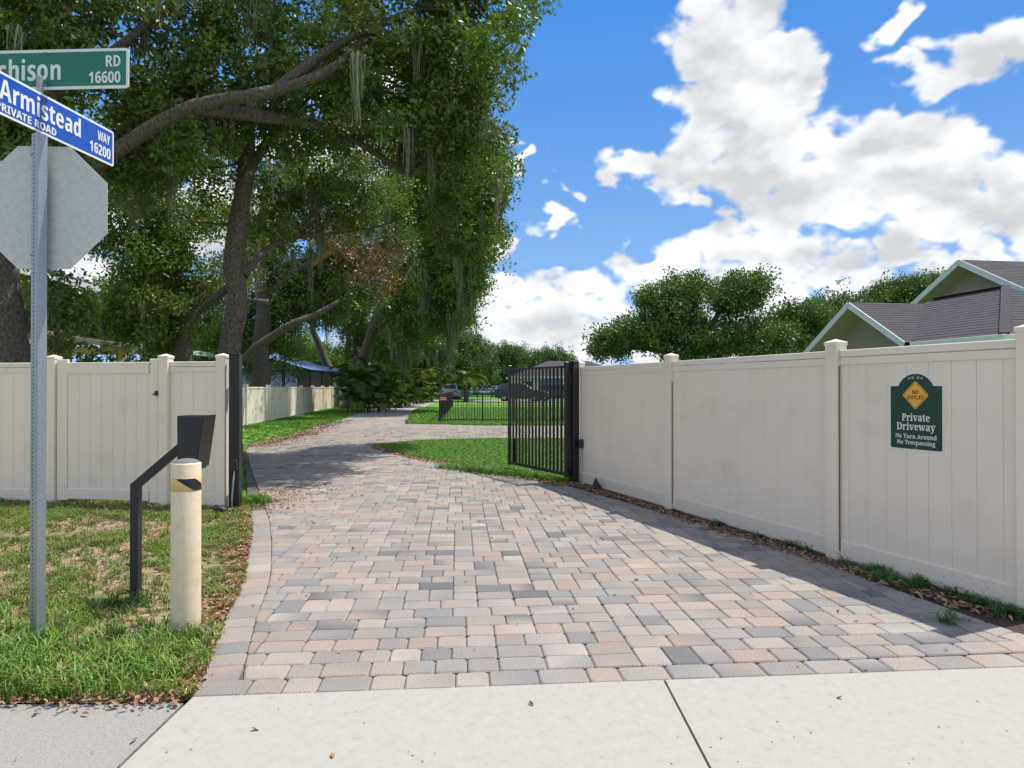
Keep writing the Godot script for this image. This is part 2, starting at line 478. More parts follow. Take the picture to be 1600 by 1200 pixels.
func make_ground() -> void:
	var sand := PackedVector2Array()
	var mb := MB.new()
	var zs := [-60.0, 0.0, 5.0, 11.5]
	for i in 20:
		zs.append(12.0 + i * 0.5)
	zs.append_array([22.0, 40.0, 90.0, 200.0, 420.0])
	for i in zs.size() - 1:
		var a: float = zs[i]
		var b: float = zs[i + 1]
		mb.quad(Vector3(-420, hgt(a) - 0.06, -a), Vector3(420, hgt(a) - 0.06, -a), Vector3(420, hgt(b) - 0.06, -b), Vector3(-420, hgt(b) - 0.06, -b))
	setting(mb, "ground", M.lawn, "green grass ground reaching to the far trees")
	# drive outline, front left corner first, round to the right
	var le := outline([[297, 1087], [322, 1040], [352, 962], [370, 930], [382, 900], [390, 850], [392, 820], [389, 798]])
	var left_far := outline([[383, 697], [447, 682], [480, 672], [535, 655], [572, 641]])
	var right_far := outline([[648, 641], [634, 662]])
	var tip := outline([[585, 695], [617, 705], [650, 714], [725, 727], [800, 740], [884, 758]])
	var re := outline([[1040, 802], [1140, 832], [1256, 866], [1381, 914], [1506, 959], [1600, 991]])
	re.append(Vector2(3.32, 3.64))
	drive = PackedVector2Array()
	drive.append_array(le)
	drive.append_array(left_far)
	drive.append_array(right_far)
	drive.append_array(tip)
	drive.append_array(re)
	mb = MB.new()
	strip_mesh(drive, -0.02, mb)
	var d := setting(mb, "driveway", M.joint, "driveway of grey and pink tumbled pavers passing between the gates", "driveway")
	# the drive goes on beyond, where single pavers can no longer be told apart
	mb = MB.new()
	var on_far := PackedVector2Array([left_far[4]])
	on_far.append_array(outline([[635, 630], [690, 620], [712, 619], [700, 622]]))
	on_far.append_array(PackedVector2Array([right_far[0]]))
	strip_mesh(on_far, -0.004, mb)
	setting(mb, "distant_driveway", M.far_paving, "distant stretch of the driveway beside the palm hedge", "driveway")
	var side := outline([[634, 662], [760, 665]])
	side.append(Vector2(14.0, G(760, 665).y)); side.append(Vector2(14.0, G(760, 685.5).y))
	side.append_array(outline([[760, 685.5], [660, 688], [585, 695]]))
	mb = MB.new()
	strip_mesh(side, -0.02, mb)
	var sd := setting(mb, "side_driveway", M.joint, "pale paved side drive crossing behind the open iron gate", "driveway")
	# lawns
	island = outline([[585, 695], [660, 688], [760, 685.5]])
	island.append(Vector2(14.0, G(760, 685.5).y)); island.append(Vector2(14.0, 11.2)); island.append(P1 + Vector2(0.35, 0.25))
	var tr := tip.duplicate(); tr.reverse()
	island.append_array(tr.slice(0, 5))
	far_lawn = outline([[634, 662], [648, 641], [700, 622], [712, 619]])
	far_lawn.append(Vector2(-2.0, 48.0)); far_lawn.append(Vector2(20.0, 48.0)); far_lawn.append(Vector2(20.0, G(760, 665).y)); far_lawn.append(G(760, 665))
	left_lawn = PackedVector2Array([le[7] + Vector2(-0.35, 0.6)])
	left_lawn.append_array(left_far)
	left_lawn.append_array(PackedVector2Array([Vector2(-11.7, 48.0), Vector2(-8.5, 21.2), Vector2(-8.0, 9.5)]))
	verge = PackedVector2Array([Vector2(-11.0, 3.18), Vector2(-1.6, 3.2)])
	verge.append_array(le)
	verge.append_array(PackedVector2Array([Vector2(-3.3, 8.9), Vector2(-11.0, 9.9)]))
	for it in [[verge, M.soil, "verge", "worn grass verge with bare earth in front of the gate fence"], [island, M.lawn, "lawn", "bright green lawn wedge between the drive and the side drive"], [far_lawn, M.lawn, "lawn", "bright green lawn inside the low black metal fence"], [left_lawn, M.lawn, "lawn", "green lawn strip along the pale panel fence"]]:
		mb = MB.new()
		strip_mesh(it[0], -0.01, mb)
		setting(mb, it[2], it[1], it[3], "lawn")
	# bed of mulch along the right fence
	var bed := re.duplicate()
	bed.insert(0, tip[5])
	bed.append(Vector2(4.2, 3.3)); bed.append(P4 + Vector2(0.6, 0.1)); bed.append(P1 + Vector2(0.4, 0.1))
	mb = MB.new()
	strip_mesh(bed, -0.012, mb)
	setting(mb, "mulch_bed", M.mulch, "narrow strip of dark mulch along the right fence", "flower bed")
	mb = MB.new()
	strip_mesh(PackedVector2Array([Vector2(-3.7, 56), Vector2(40, 56), Vector2(40, 65), Vector2(-3.7, 65)]), 0.0, mb)
	setting(mb, "parking_strip", M.strip, "pale strip of paving where the dark car is parked", "driveway")
	# sidewalk
	var walk := thing("sidewalk", "pale concrete sidewalk slabs crossing in front of the pavers", "sidewalk", Vector3(0, 0, -2.4))
	walk.set_meta("kind", "structure")
	var fe := func(x: float) -> float: return 3.243 + (x + 1.568) * 0.081
	for s in [[-1.548, 0.776], [0.788, 3.14], [3.152, 6.0]]:
		var q := PackedVector2Array([Vector2(s[0], 0.9), Vector2(s[1], 0.9), Vector2(s[1], fe.call(s[1]) - 0.006), Vector2(s[0], fe.call(s[0]) - 0.006)])
		var sm := MB.new()
		sm.prism(q, Transform3D(Basis(Vector3.RIGHT, Vector3.FORWARD, Vector3.UP), Vector3.ZERO), -0.1, 0.0)
		part(sm, "concrete_slab", M.concrete, walk)
	for s in [[-3.4, -1.566], [-5.4, -3.412], [-9.0, -5.412]]:
		var sm := MB.new()
		sm.prism(PackedVector2Array([Vector2(s[0], 0.9), Vector2(s[1], 0.9), Vector2(s[1] - 0.006, 3.19), Vector2(s[0], 3.165)]), Transform3D(Basis(Vector3.RIGHT, Vector3.FORWARD, Vector3.UP), Vector3.ZERO), -0.1, -0.008)
		part(sm, "concrete_slab", M.old_concrete, walk).set_meta("label", "older, darker grey slab")
	mb = MB.new()
	strip_mesh(PackedVector2Array([Vector2(-60, -9), Vector2(60, -9), Vector2(60, 0.1), Vector2(-60, 0.1)]), -0.05, mb, 20.0)
	setting(mb, "road", M.asphalt, "grey asphalt road before the sidewalk", "road")
	make_pavers(d, sd, side, le, left_far, tip, re)

# ---------------------------------------------------------------- pavers
const TONES := [[Color(0.325, 0.297, 0.27), 34], [Color(0.372, 0.32, 0.277), 32], [Color(0.39, 0.308, 0.255), 17], [Color(0.255, 0.245, 0.236), 14], [Color(0.41, 0.365, 0.32), 8], [Color(0.175, 0.174, 0.175), 5], [Color(0.375, 0.27, 0.213), 4]]

func tone() -> Color:
	var r := rng.randf() * 111.0
	for t in TONES:
		r -= t[1]
		if r <= 0.0:
			return t[0]
	return TONES[0][0]

func paver(mb: MB, poly: PackedVector2Array) -> void:
	if Geometry2D.is_polygon_clockwise(poly):
		poly.reverse()
	var c := Vector2.ZERO
	for p in poly:
		c += p
	c /= poly.size()
	# rounded, tumbled corners
	var o := PackedVector2Array()
	for i in poly.size():
		var p := poly[i]
		var a := poly[(i + poly.size() - 1) % poly.size()]
		var b := poly[(i + 1) % poly.size()]
		var cut := minf(rng.randf_range(0.010, 0.021), 0.3 * minf(p.distance_to(a), p.distance_to(b)))
		o.append(p + (a - p).normalized() * cut)
		o.append(p + (b - p).normalized() * cut)
	var y := hgt(c.y) + rng.randf_range(-0.0015, 0.0015)
	var tx := rng.randfn(0.0, 0.006)
	var tz := rng.randfn(0.0, 0.006)
	var c1 := tone()
	var c2 := tone() if rng.randf() < 0.6 else c1
	var k := rng.randf_range(0.87, 1.1)
	var ax := Vector2.from_angle(rng.randf() * TAU)
	var low := []; var mid := []; var top := []; var cols := []
	for p in o:
		var q := c + (p - c) * (1.0 - 0.0022 / maxf(0.05, p.distance_to(c)))
		var t := c + (p - c) * (1.0 - 0.0125 / maxf(0.05, p.distance_to(c)))
		var dy := (p.x - c.x) * tx + (p.y - c.y) * tz
		low.append(Vector3(q.x, y - 0.03, -q.y))
		mid.append(Vector3(q.x, y + dy - 0.0075, -q.y))
		top.append(Vector3(t.x, y + dy, -t.y))
		var m := clampf(0.5 + (p - c).dot(ax) / 0.16, 0.0, 1.0)
		cols.append((c1.lerp(c2, m) as Color) * (k * rng.randf_range(0.95, 1.05)))
	var cc := c1.lerp(c2, 0.5) * k
	var ctr := Vector3(c.x, y + 0.0012, -c.y)
	for i in o.size():
		var j := (i + 1) % o.size()
		mb.tric(low[i], low[j], mid[j], cols[i], cols[j], cols[j]); mb.tric(low[i], mid[j], mid[i], cols[i], cols[j], cols[i])
		mb.tric(mid[i], mid[j], top[j], cols[i], cols[j], cols[j]); mb.tric(mid[i], top[j], top[i], cols[i], cols[j], cols[i])
		mb.tric(top[i], top[j], ctr, cols[i], cols[j], cc)

func border(edge: PackedVector2Array, w: float, out: Array) -> void:   # a course laid along an edge, on the left hand of its direction
	var len := 0.0
	for i in edge.size() - 1:
		len += edge[i].distance_to(edge[i + 1])
	var at := func(s: float) -> Array:
		for i in edge.size() - 1:
			var l := edge[i].distance_to(edge[i + 1])
			if s <= l or i == edge.size() - 2:
				var dr := (edge[i + 1] - edge[i]).normalized()
				# smooth the turn of the course at the corners of the outline
				var a := edge[maxi(i - 1, 0)]; var b := edge[mini(i + 2, edge.size() - 1)]
				var t := clampf(s / l, 0.0, 1.0)
				var d0 := (edge[i + 1] - a).normalized(); var d1 := (b - edge[i]).normalized()
				var dd := d0.lerp(d1, t).normalized()
				return [edge[i] + dr * s, Vector2(-dd.y, dd.x)]
			s -= l
		return []
	var s := 0.0
	while s < len - 0.06:
		var step: float = [0.172, 0.258, 0.258][rng.randi() % 3]
		if len - s - step < 0.09:
			step = len - s
		var p: Array = at.call(s)
		var q: Array = at.call(minf(s + step, len))
		out.append(PackedVector2Array([p[0], q[0], q[0] + q[1] * w, p[0] + p[1] * w]))
		s += step

func make_pavers(d: MeshInstance3D, sd: MeshInstance3D, side: PackedVector2Array, le: PackedVector2Array, left_far: PackedVector2Array, tip: PackedVector2Array, re: PackedVector2Array) -> void:
	rng.seed = 77
	var pieces := []
	# border courses; the drive lies on the left hand
	var front := PackedVector2Array([le[0], re[re.size() - 1]])
	border(front, 0.172, pieces)
	var n_front := pieces.size()
	var lr := le.duplicate(); lr.reverse()
	border(lr, 0.2, pieces)
	var rr := PackedVector2Array([tip[5]]); rr.append_array(re)
	rr.reverse()
	border(rr, 0.18, pieces)
	var skip := []          # what the courses cover
	for i in pieces.size():
		skip.append(pieces[i])
	var u := 0.086
	var e1 := Vector2(0.9967, 0.0808)
	var e2 := Vector2(-0.0808, 0.9967)
	var org := le[0] + e2 * 0.174 - e1 * 10.0
	var nx := 210
	var ny := 400
	var sky := PackedInt32Array(); sky.resize(nx)
	var inner := PackedVector2Array()
	# the inside: outline moved in along the courses
	var lin_ := func(edge: PackedVector2Array, w: float) -> PackedVector2Array:
		var o := PackedVector2Array()
		for i in edge.size():
			var dd := (edge[mini(i + 1, edge.size() - 1)] - edge[maxi(i - 1, 0)]).normalized()
			o.append(edge[i] + Vector2(-dd.y, dd.x) * w)
		return o
	var li: PackedVector2Array = lin_.call(lr, 0.2)      # runs from far to near
	li.reverse()
	li[0] = le[0] + e2 * 0.173 + e1 * 0.2
	var ri: PackedVector2Array = lin_.call(rr, 0.18)     # runs from near to far
	ri[0] = re[re.size() - 1] + e2 * 0.19 - e1 * 0.12
	inner.append_array(li)
	inner.append_array(left_far)
	inner.append_array(outline([[648, 641], [634, 662]]))
	inner.append_array(tip.slice(0, 5))
	ri.reverse()
	inner.append_array(ri)
	var aside := []
	for j in ny:
		var i := 0
		while i < nx:
			if sky[i] > j:
				i += 1
				continue
			var run := 0
			while i + run < nx and sky[i + run] <= j and run < 8:
				run += 1
			var w := 2
			if run == 3: w = 3
			elif run >= 5 or run == 8: w = 3 if rng.randf() < 0.5 else 2
			elif run == 4: w = 2
			if run == 1: w = 1
			var h := 2 if w == 3 else (3 if rng.randf() < 0.45 else 2)
			if w == 2 and i > 0 and rng.randf() < 0.8:
				var step := sky[i - 1] - j
				if step == 2 or step == 3:
					h = step
			if w == 2 and i + 2 < nx and sky[i + 2] - j == 2 and rng.randf() < 0.5:
				h = 2
			for k in w:
				sky[i + k] = j + h
			var a := org + e1 * (i * u) + e2 * (j * u)
			var q := PackedVector2Array([a, a + e1 * (w * u), a + e1 * (w * u) + e2 * (h * u), a + e2 * (h * u)])
			var cx := a + (e1 * w + e2 * h) * u * 0.5
			if cx.y > 14.5 and cx.y < 22.5 and cx.x < 8.0 and Geometry2D.is_point_in_polygon(cx, side):
				aside.append(q)
			elif cx.y < 36.0 and cx.x > -11.5 and cx.x < 4.5:
				var hits := 0
				for p in q:
					if Geometry2D.is_point_in_polygon(p, inner):
						hits += 1
				if hits == 4:
					pieces.append(q)
				elif hits > 0:
					for cutp in Geometry2D.intersect_polygons(q, inner):
						var area := 0.0
						for k in cutp.size():
							area += cutp[k].cross(cutp[(k + 1) % cutp.size()])
						if absf(area) * 0.5 > 0.0018 and cutp.size() <= 7:
							# leave out slivers' needle points
							var clean := PackedVector2Array()
							for k in cutp.size():
								if cutp[k].distance_to(cutp[(k + 1) % cutp.size()]) > 0.012:
									clean.append(cutp[k])
							if clean.size() >= 3:
								pieces.append(clean)
			i += w
	lay(pieces, d)
	lay(aside, sd)
	print("pavers ", pieces.size(), " ", aside.size())

# the 300 that show largest are parts of their own, the others one part
func lay(pieces: Array, d: MeshInstance3D) -> void:
	var order := []
	for i in pieces.size():
		var c := Vector2.ZERO
		for p in pieces[i]:
			c += p
		c /= pieces[i].size()
		var px := 800.0 + c.x / c.y * F
		var seen := px > 0.0 and px < 1600.0
		var area := 0.0
		for k in pieces[i].size():
			area += pieces[i][k].cross(pieces[i][(k + 1) % pieces[i].size()])
		order.append([-absf(area) / pow(c.y, 3.0) if seen else 0.0, i])
	order.sort_custom(func(a, b): return a[0] < b[0])
	var rest := MB.new()
	for n in order.size():
		var q: PackedVector2Array = pieces[order[n][1]]
		if n < 300:
			var one := MB.new()
			paver(one, q)
			part(one, "paver", M.paver, d)
		else:
			paver(rest, q)
	if rest.n > 0:
		part(rest, "pavers", M.paver, d).set_meta("kind", "stuff")

# ---------------------------------------------------------------- fences
func frame_of(a: Vector2, b: Vector2) -> Basis:      # x along a->b, y up, z = x cross y
	var d := (b - a).normalized()
	var x := Vector3(d.x, 0, -d.y)
	return Basis(x, Vector3.UP, x.cross(Vector3.UP))

func vinyl_post(t: Node3D, at: Vector2, B: Basis, top := 1.93, w := 0.127) -> void:
	var g := on(at)
	var mb := MB.new()
	mb.box(g + Vector3(0, (top - 0.05) * 0.5 - 0.03, 0), Vector3(w, top - 0.05 + 0.06, w), 0.005, B)
	var p := part(mb, "post", M.vinyl, t)
	mb = MB.new()
	var cw := w + 0.012
	mb.box(g + Vector3(0, top - 0.04, 0), Vector3(cw, 0.035, cw), 0.004, B)
	var h := cw * 0.5 - 0.006
	var y0 := g.y + top - 0.0225
	var c := [g + B.x * -h + B.z * h, g + B.x * h + B.z * h, g + B.x * h - B.z * h, g - B.x * h - B.z * h]
	for k in 4:
		var a: Vector3 = c[k]; var b: Vector3 = c[(k + 1) % 4]
		a.y = y0; b.y = y0
		mb.tri(a, b, Vector3(g.x, g.y + top + 0.005, g.z))
	part(mb, "post_cap", M.vinyl, p)

func vinyl_panel(t: Node3D, a: Vector2, b: Vector2, B: Basis, boards: float, shift := 0.0) -> void:   # between post centres
	var L := a.distance_to(b) - 0.127
	var o := on(a) + B.x * 0.0635
	var mid := o + B.x * L * 0.5
	var mb := MB.new()
	mb.box(mid + Vector3(0, 1.80, 0), Vector3(L, 0.062, 0.05), 0.006, B)
	mb.box(mid + Vector3(0, 1.732, 0), Vector3(L, 0.066, 0.044), 0.004, B)
	part(mb, "top_rail", M.vinyl, t)
	mb = MB.new()
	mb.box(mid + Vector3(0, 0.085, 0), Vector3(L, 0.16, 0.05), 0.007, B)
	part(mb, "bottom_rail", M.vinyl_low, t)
	var s := shift
	while s < L - 0.005:
		var s0 := maxf(s, 0.0)
		var s1 := minf(s + boards, L)
		if s1 - s0 > 0.012:
			mb = MB.new()
			mb.box(o + B.x * (s0 + s1) * 0.5 + Vector3(0, 0.93, 0) + B.z * rng.randf_range(-0.0008, 0.0008), Vector3(s1 - s0 - 0.0015, 1.56, 0.026), 0.0045, B)
			part(mb, "board", M.vinyl, t)
		s += boards

func make_fences() -> void:
	rng.seed = 5
	# right fence
	var t := thing("vinyl_fence", "cream vinyl privacy fence that carries the green private driveway sign", "fence", on(P3))
	var B := frame_of(P1, P4)
	for p in [P1, P2, P3, P4]:
		vinyl_post(t, p, B)
	for s in [[P2, 1.5, 0.82], [P3, 1.62, 0.88]]:
		var gm := MB.new()
		gm.box(on(s[0], s[2]) + B.x * 0.0665 + B.z * 0.03, Vector3(0.005, s[1], 0.012), 0.001, B)
		part(gm, "grime_streak", M.grime, t)
	vinyl_panel(t, P1, P2, B, 0.183, -0.09)
	vinyl_panel(t, P2, P3, B, 0.183, -0.06)
	vinyl_panel(t, P3, P4, B, 0.183, -0.095)
	# left fence with its walk-through gate
	t = thing("vinyl_fence", "cream vinyl privacy fence behind the keypad post", "fence", on(Vector2(-6.2, 8.75)))
	B = frame_of(LF0, LF1)
	var d := (LF1 - LF0).normalized()
	var pa := LF1 - d * 0.79        # post beside the latch
	var pb := pa - d * 1.62         # hinge post
	var pc := pb - d * 2.44
	var pd := pc - d * 2.44
	for p in [LF1, pa, pb, pc, pd]:
		vinyl_post(t, p, B)
	vinyl_panel(t, pa, LF1, B, 0.178, -0.03)
	vinyl_panel(t, pc, pb, B, 0.178)
	vinyl_panel(t, pd, pc, B, 0.178)
	var g := thing("garden_gate", "closed cream vinyl walk gate with a small black latch", "gate", on((pa + pb) * 0.5))
	var L := pa.distance_to(pb) - 0.127 - 0.03
	var o := on(pb) + B.x * (0.0635 + 0.015) + B.z * 0.012
	for s in [0.075, L - 0.065]:
		var mb := MB.new()
		mb.box(o + B.x * s + Vector3(0, 0.955, 0), Vector3(0.15 if s < 0.1 else 0.125, 1.83, 0.05), 0.006, B)
		part(mb, "stile", M.vinyl, g)
	for r in [[1.755, 0.15], [0.13, 0.14]]:
		var mb := MB.new()
		mb.box(o + B.x * L * 0.5 + Vector3(0, r[0], 0), Vector3(L - 0.28, r[1], 0.046), 0.006, B)
		part(mb, "rail", M.vinyl, g)
	var s2 := 0.15
	while s2 < L - 0.14:
		var s1 := minf(s2 + 0.165, L - 0.13)
		var mb := MB.new()
		mb.box(o + B.x * (s2 + s1) * 0.5 + Vector3(0, 0.94, 0), Vector3(s1 - s2 - 0.0015, 1.5, 0.024), 0.004, B)
		part(mb, "board", M.vinyl, g)
		s2 += 0.165
	var lm := MB.new()
	lm.box(o + B.x * (L - 0.005) + Vector3(0, 1.43, 0) + B.z * 0.045, Vector3(0.05, 0.06, 0.04), 0.006, B)
	lm.box(o + B.x * (L - 0.065) + Vector3(0, 1.42, 0) + B.z * 0.03, Vector3(0.02, 0.02, 0.012), 0.004, B)
	part(lm, "latch", M.black, g)
	for y in [1.80, 1.70, 0.22, 0.09]:
		for s in [0.135, L - 0.115]:
			var mb := MB.new(true)
			var sc: Vector3 = o + B.x * s + Vector3(0, y, 0) + B.z * 0.025
			mb.tube([sc, sc + B.z * 0.004], [0.006, 0.005], 6)
			part(mb, "screw", M.steel, g)
	# pale panel fence along the inner lawn
	t = thing("panel_fence", "weathered pale panel fence along the inner lawn below the oaks", "fence", on(Vector2(-9.5, 30)))
	var A := Vector2(-8.5, 21.2)
	var Z := Vector2(-11.7, 48.0)
	B = frame_of(A, Z)
	A -= (Z - A).normalized() * 6.0
	var n := 11
	for i in n + 1:
		var p := A.lerp(Z, float(i) / n)
		var mb := MB.new()
		mb.box(on(p, 0.64), Vector3(0.14, 1.34, 0.16), 0.01, B)
		part(mb, "post", M.vinyl_far, t)
		if i < n:
			var q := A.lerp(Z, float(i + 1) / n)
			mb = MB.new()
			var y := (hgt(p.y) + hgt(q.y)) * 0.5
			var c := (p + q) * 0.5
			mb.box(Vector3(c.x, y + 0.6, -c.y), Vector3(p.distance_to(q) - 0.1, 1.26, 0.05), 0.008, B)
			part(mb, "panel", M.vinyl_far, t)
			mb = MB.new()
			mb.box(Vector3(c.x, y + 1.2, -c.y), Vector3(p.distance_to(q) - 0.12, 0.06, 0.08), 0.008, B)
			part(mb, "top_rail", M.vinyl_far, t)

func gate_leaf(t: Node3D, hinge: Vector2, free: Vector2) -> void:
	var B := frame_of(hinge, free)
	var L := hinge.distance_to(free)
	var o := on(hinge)
	for s in [[0.03, 0.062], [L - 0.03, 0.055]]:
		var mb := MB.new()
		mb.box(o + B.x * s[0] + Vector3(0, 0.99, 0), Vector3(s[1], 1.8, 0.055), 0.004, B)
		part(mb, "stile", M.black, t)
		mb = MB.new()
		mb.box(o + B.x * s[0] + Vector3(0, 1.9, 0), Vector3(s[1] + 0.012, 0.02, 0.065), 0.006, B)
		part(mb, "stile_cap", M.black, t)
	for r in [[1.835, 0.035], [0.135, 0.055]]:
		var mb := MB.new()
		mb.box(o + B.x * L * 0.5 + Vector3(0, r[0], 0), Vector3(L - 0.11, r[1], 0.045), 0.004, B)
		part(mb, "rail", M.black, t)
	var n := 15
	for i in n:
		var s := 0.06 + (L - 0.12) * (i + 1.0) / (n + 1.0)
		var mb := MB.new()
		mb.box(o + B.x * s + Vector3(0, 0.985, 0), Vector3(0.032, 1.66, 0.032), 0.003, B)
		part(mb, "picket", M.black, t)
	var mb2 := MB.new()
	mb2.box(o + B.x * (L - 0.2) + Vector3(0, 0.36, 0) + B.z * 0.03, Vector3(0.09, 0.42, 0.03), 0.006, B)
	part(mb2, "bolt_plate", M.black, t)

func gate_post(called: String, label: String, at: Vector2, toward: Vector2, w: float) -> void:
	var t := thing(called, label, "gate post", on(at), "posts of the iron driveway gate")
	var B := frame_of(at, toward)
	var mb := MB.new()
	mb.box(on(at, 0.93), Vector3(w, 1.96, w), 0.006, B)
	part(mb, "post", M.black, t)
	mb = MB.new()
	mb.box(on(at, 1.915), Vector3(w + 0.012, 0.016, w + 0.012), 0.005, B)
	part(mb, "cap", M.black, t)
	for y in [1.62, 0.28]:
		mb = MB.new()
		mb.box(on(at, y) + B.x * (w * 0.5 + 0.025), Vector3(0.06, 0.17, 0.06), 0.006, B)
		part(mb, "hinge", M.black, t)

func make_gates() -> void:
	var hr := Vector2(0.875, 10.52)
	var t := thing("driveway_gate", "open black iron gate leaf beside the right cream fence", "gate", on(hr), "leaves of the iron driveway gate")
	gate_leaf(t, hr, Vector2(-0.06, 12.25))
	gate_post("gate_post", "black steel gate post at the end of the right fence", Vector2(0.985, 10.62), hr, 0.125)
	var hl := Vector2(-3.455, 8.46)
	t = thing("driveway_gate", "open black iron gate leaf at the left fence, seen edge on", "gate", on(hl), "leaves of the iron driveway gate")
	gate_leaf(t, hl, Vector2(-4.215, 10.26))
	gate_post("gate_post", "black steel gate post at the end of the left fence", Vector2(-3.435, 8.27), hl, 0.125)
	# closing boxes low on the posts
	for it in [[Vector2(-3.41, 8.185), 0.55, "black control box with conduit low on the left gate post"], [Vector2(1.09, 10.53), 0.62, "small black box with conduit low on the right gate post"]]:
		var c := thing("control_box", it[2], "box", on(it[0]))
		var mb := MB.new()
		mb.box(on(it[0], it[1]), Vector3(0.075, 0.13, 0.05), 0.008)
		part(mb, "housing", M.black, c)
		mb = MB.new(true)
		var p := on(it[0], it[1] - 0.06)
		mb.tube([p, p + Vector3(-0.01, -0.15, 0.01), p + Vector3(-0.025, -0.35, 0.015), p + Vector3(-0.03, -it[1] + 0.04, 0.0)], [0.011, 0.011, 0.011, 0.011], 8)
		part(mb, "conduit", M.galv, c)

# ---------------------------------------------------------------- low black metal fence on the lawn
func make_low_fence() -> void:
	var c := Vector2(-2.51, 23.1)
	var t := thing("metal_fence", "low black metal picket fence around the bright lawn", "fence", on(c))
	var pm := MB.new(); pm.box(Vector3(0, 0.47, 0), Vector3(0.02, 0.92, 0.02), 0.002)
	var pk := pm.mesh()
	var qm := MB.new(); qm.box(Vector3(0, 0.49, 0), Vector3(0.055, 0.98, 0.055), 0.004)
	var post := qm.mesh()
	for run in [[c, Vector2(9.5, 23.0), 0.093, 1.49], [c, Vector2(-3.75, 42.0), 0.16, 1.9], [Vector2(-3.75, 42.0), Vector2(9.0, 42.0), 0.32, 2.4]]:
		var a: Vector2 = run[0]
		var b: Vector2 = run[1]
		var L := a.distance_to(b)
		var B := frame_of(a, b)
		var s: float = run[2]
		while s < L:
			lpart(pk, "picket", M.black, t, Transform3D(B, on(a.lerp(b, s / L)) - on(c)))
			s += run[2]
		s = 0.0
		while s < L + 0.1:
			lpart(post, "post", M.black, t, Transform3D(B, on(a.lerp(b, s / L)) - on(c)))
			s += run[3]
		for y in [0.9, 0.74, 0.1]:
			var mb := MB.new()
			var m := (a + b) * 0.5
			mb.box(on(m, y), Vector3(L, 0.026, 0.026), 0.003, B)
			part(mb, "rail", M.black, t)
	var sg := thing("warning_sign", "small red warning sign on the corner of the low metal fence", "sign", on(c, 0.75))
	var mb2 := MB.new()
	mb2.box(on(c, 0.82) + Vector3(0.13, 0, 0.04), Vector3(0.26, 0.13, 0.006), 0.002)
	part(mb2, "plate", M.sign_red, sg)
	for r in [0.855, 0.80]:
		var mb := MB.new()
		mb.box(on(c, r) + Vector3(0.13, 0, 0.0445), Vector3(0.2, 0.022, 0.002), 0.0004)
		part(mb, "print_line", M.plate_white, sg)

# ---------------------------------------------------------------- lettering
func font(names: Array, bold: float) -> Font:
	var f := SystemFont.new()
	f.font_names = PackedStringArray(names)
	f.multichannel_signed_distance_field = false
	var v := FontVariation.new()
	v.base_font = f
	f.font_weight = 700 if bold > 0.0 else 400
	return v

# lettering fitted to a box: lower left corner at o, width and height as given
func text(t: Node3D, s: String, o: Vector3, B: Basis, w: float, h: float, f: Font, m: Material, depth := 0.002) -> void:
	var tm := TextMesh.new()
	tm.text = s
	tm.font = f
	tm.font_size = 64
	tm.pixel_size = 0.01
	tm.depth = 0.05
	tm.curve_step = 1.0
	var bb := tm.get_aabb()
	var sx := w / maxf(bb.size.x, 0.001)
	var sy := h / maxf(bb.size.y, 0.001)
	var sz := depth / 0.05
	var n := MeshInstance3D.new()
	n.name = "lettering"
	n.mesh = tm
	n.material_override = m
	t.add_child(n, true)
	var b2 := Basis(B.x * sx, B.y * sy, B.z * sz)
	n.transform = Transform3D(b2, o - world_of(t) - b2 * Vector3(bb.position.x, bb.position.y, bb.position.z))

func round_rect(w: float, h: float, r: float) -> PackedVector2Array:
	var o := PackedVector2Array()
	for c in [[1, 1, 0.0], [-1, 1, PI / 2], [-1, -1, PI], [1, -1, PI * 1.5]]:
		for k in 5:
			var a: float = c[2] + PI / 2 * k / 4.0
			o.append(Vector2(c[0] * (w * 0.5 - r) + cos(a) * r, c[1] * (h * 0.5 - r) + sin(a) * r))
	return o

func ring_of(outer: PackedVector2Array, inset: float) -> PackedVector2Array:
	var q := Geometry2D.offset_polygon(outer, -inset)
	return q[0] if q.size() else outer

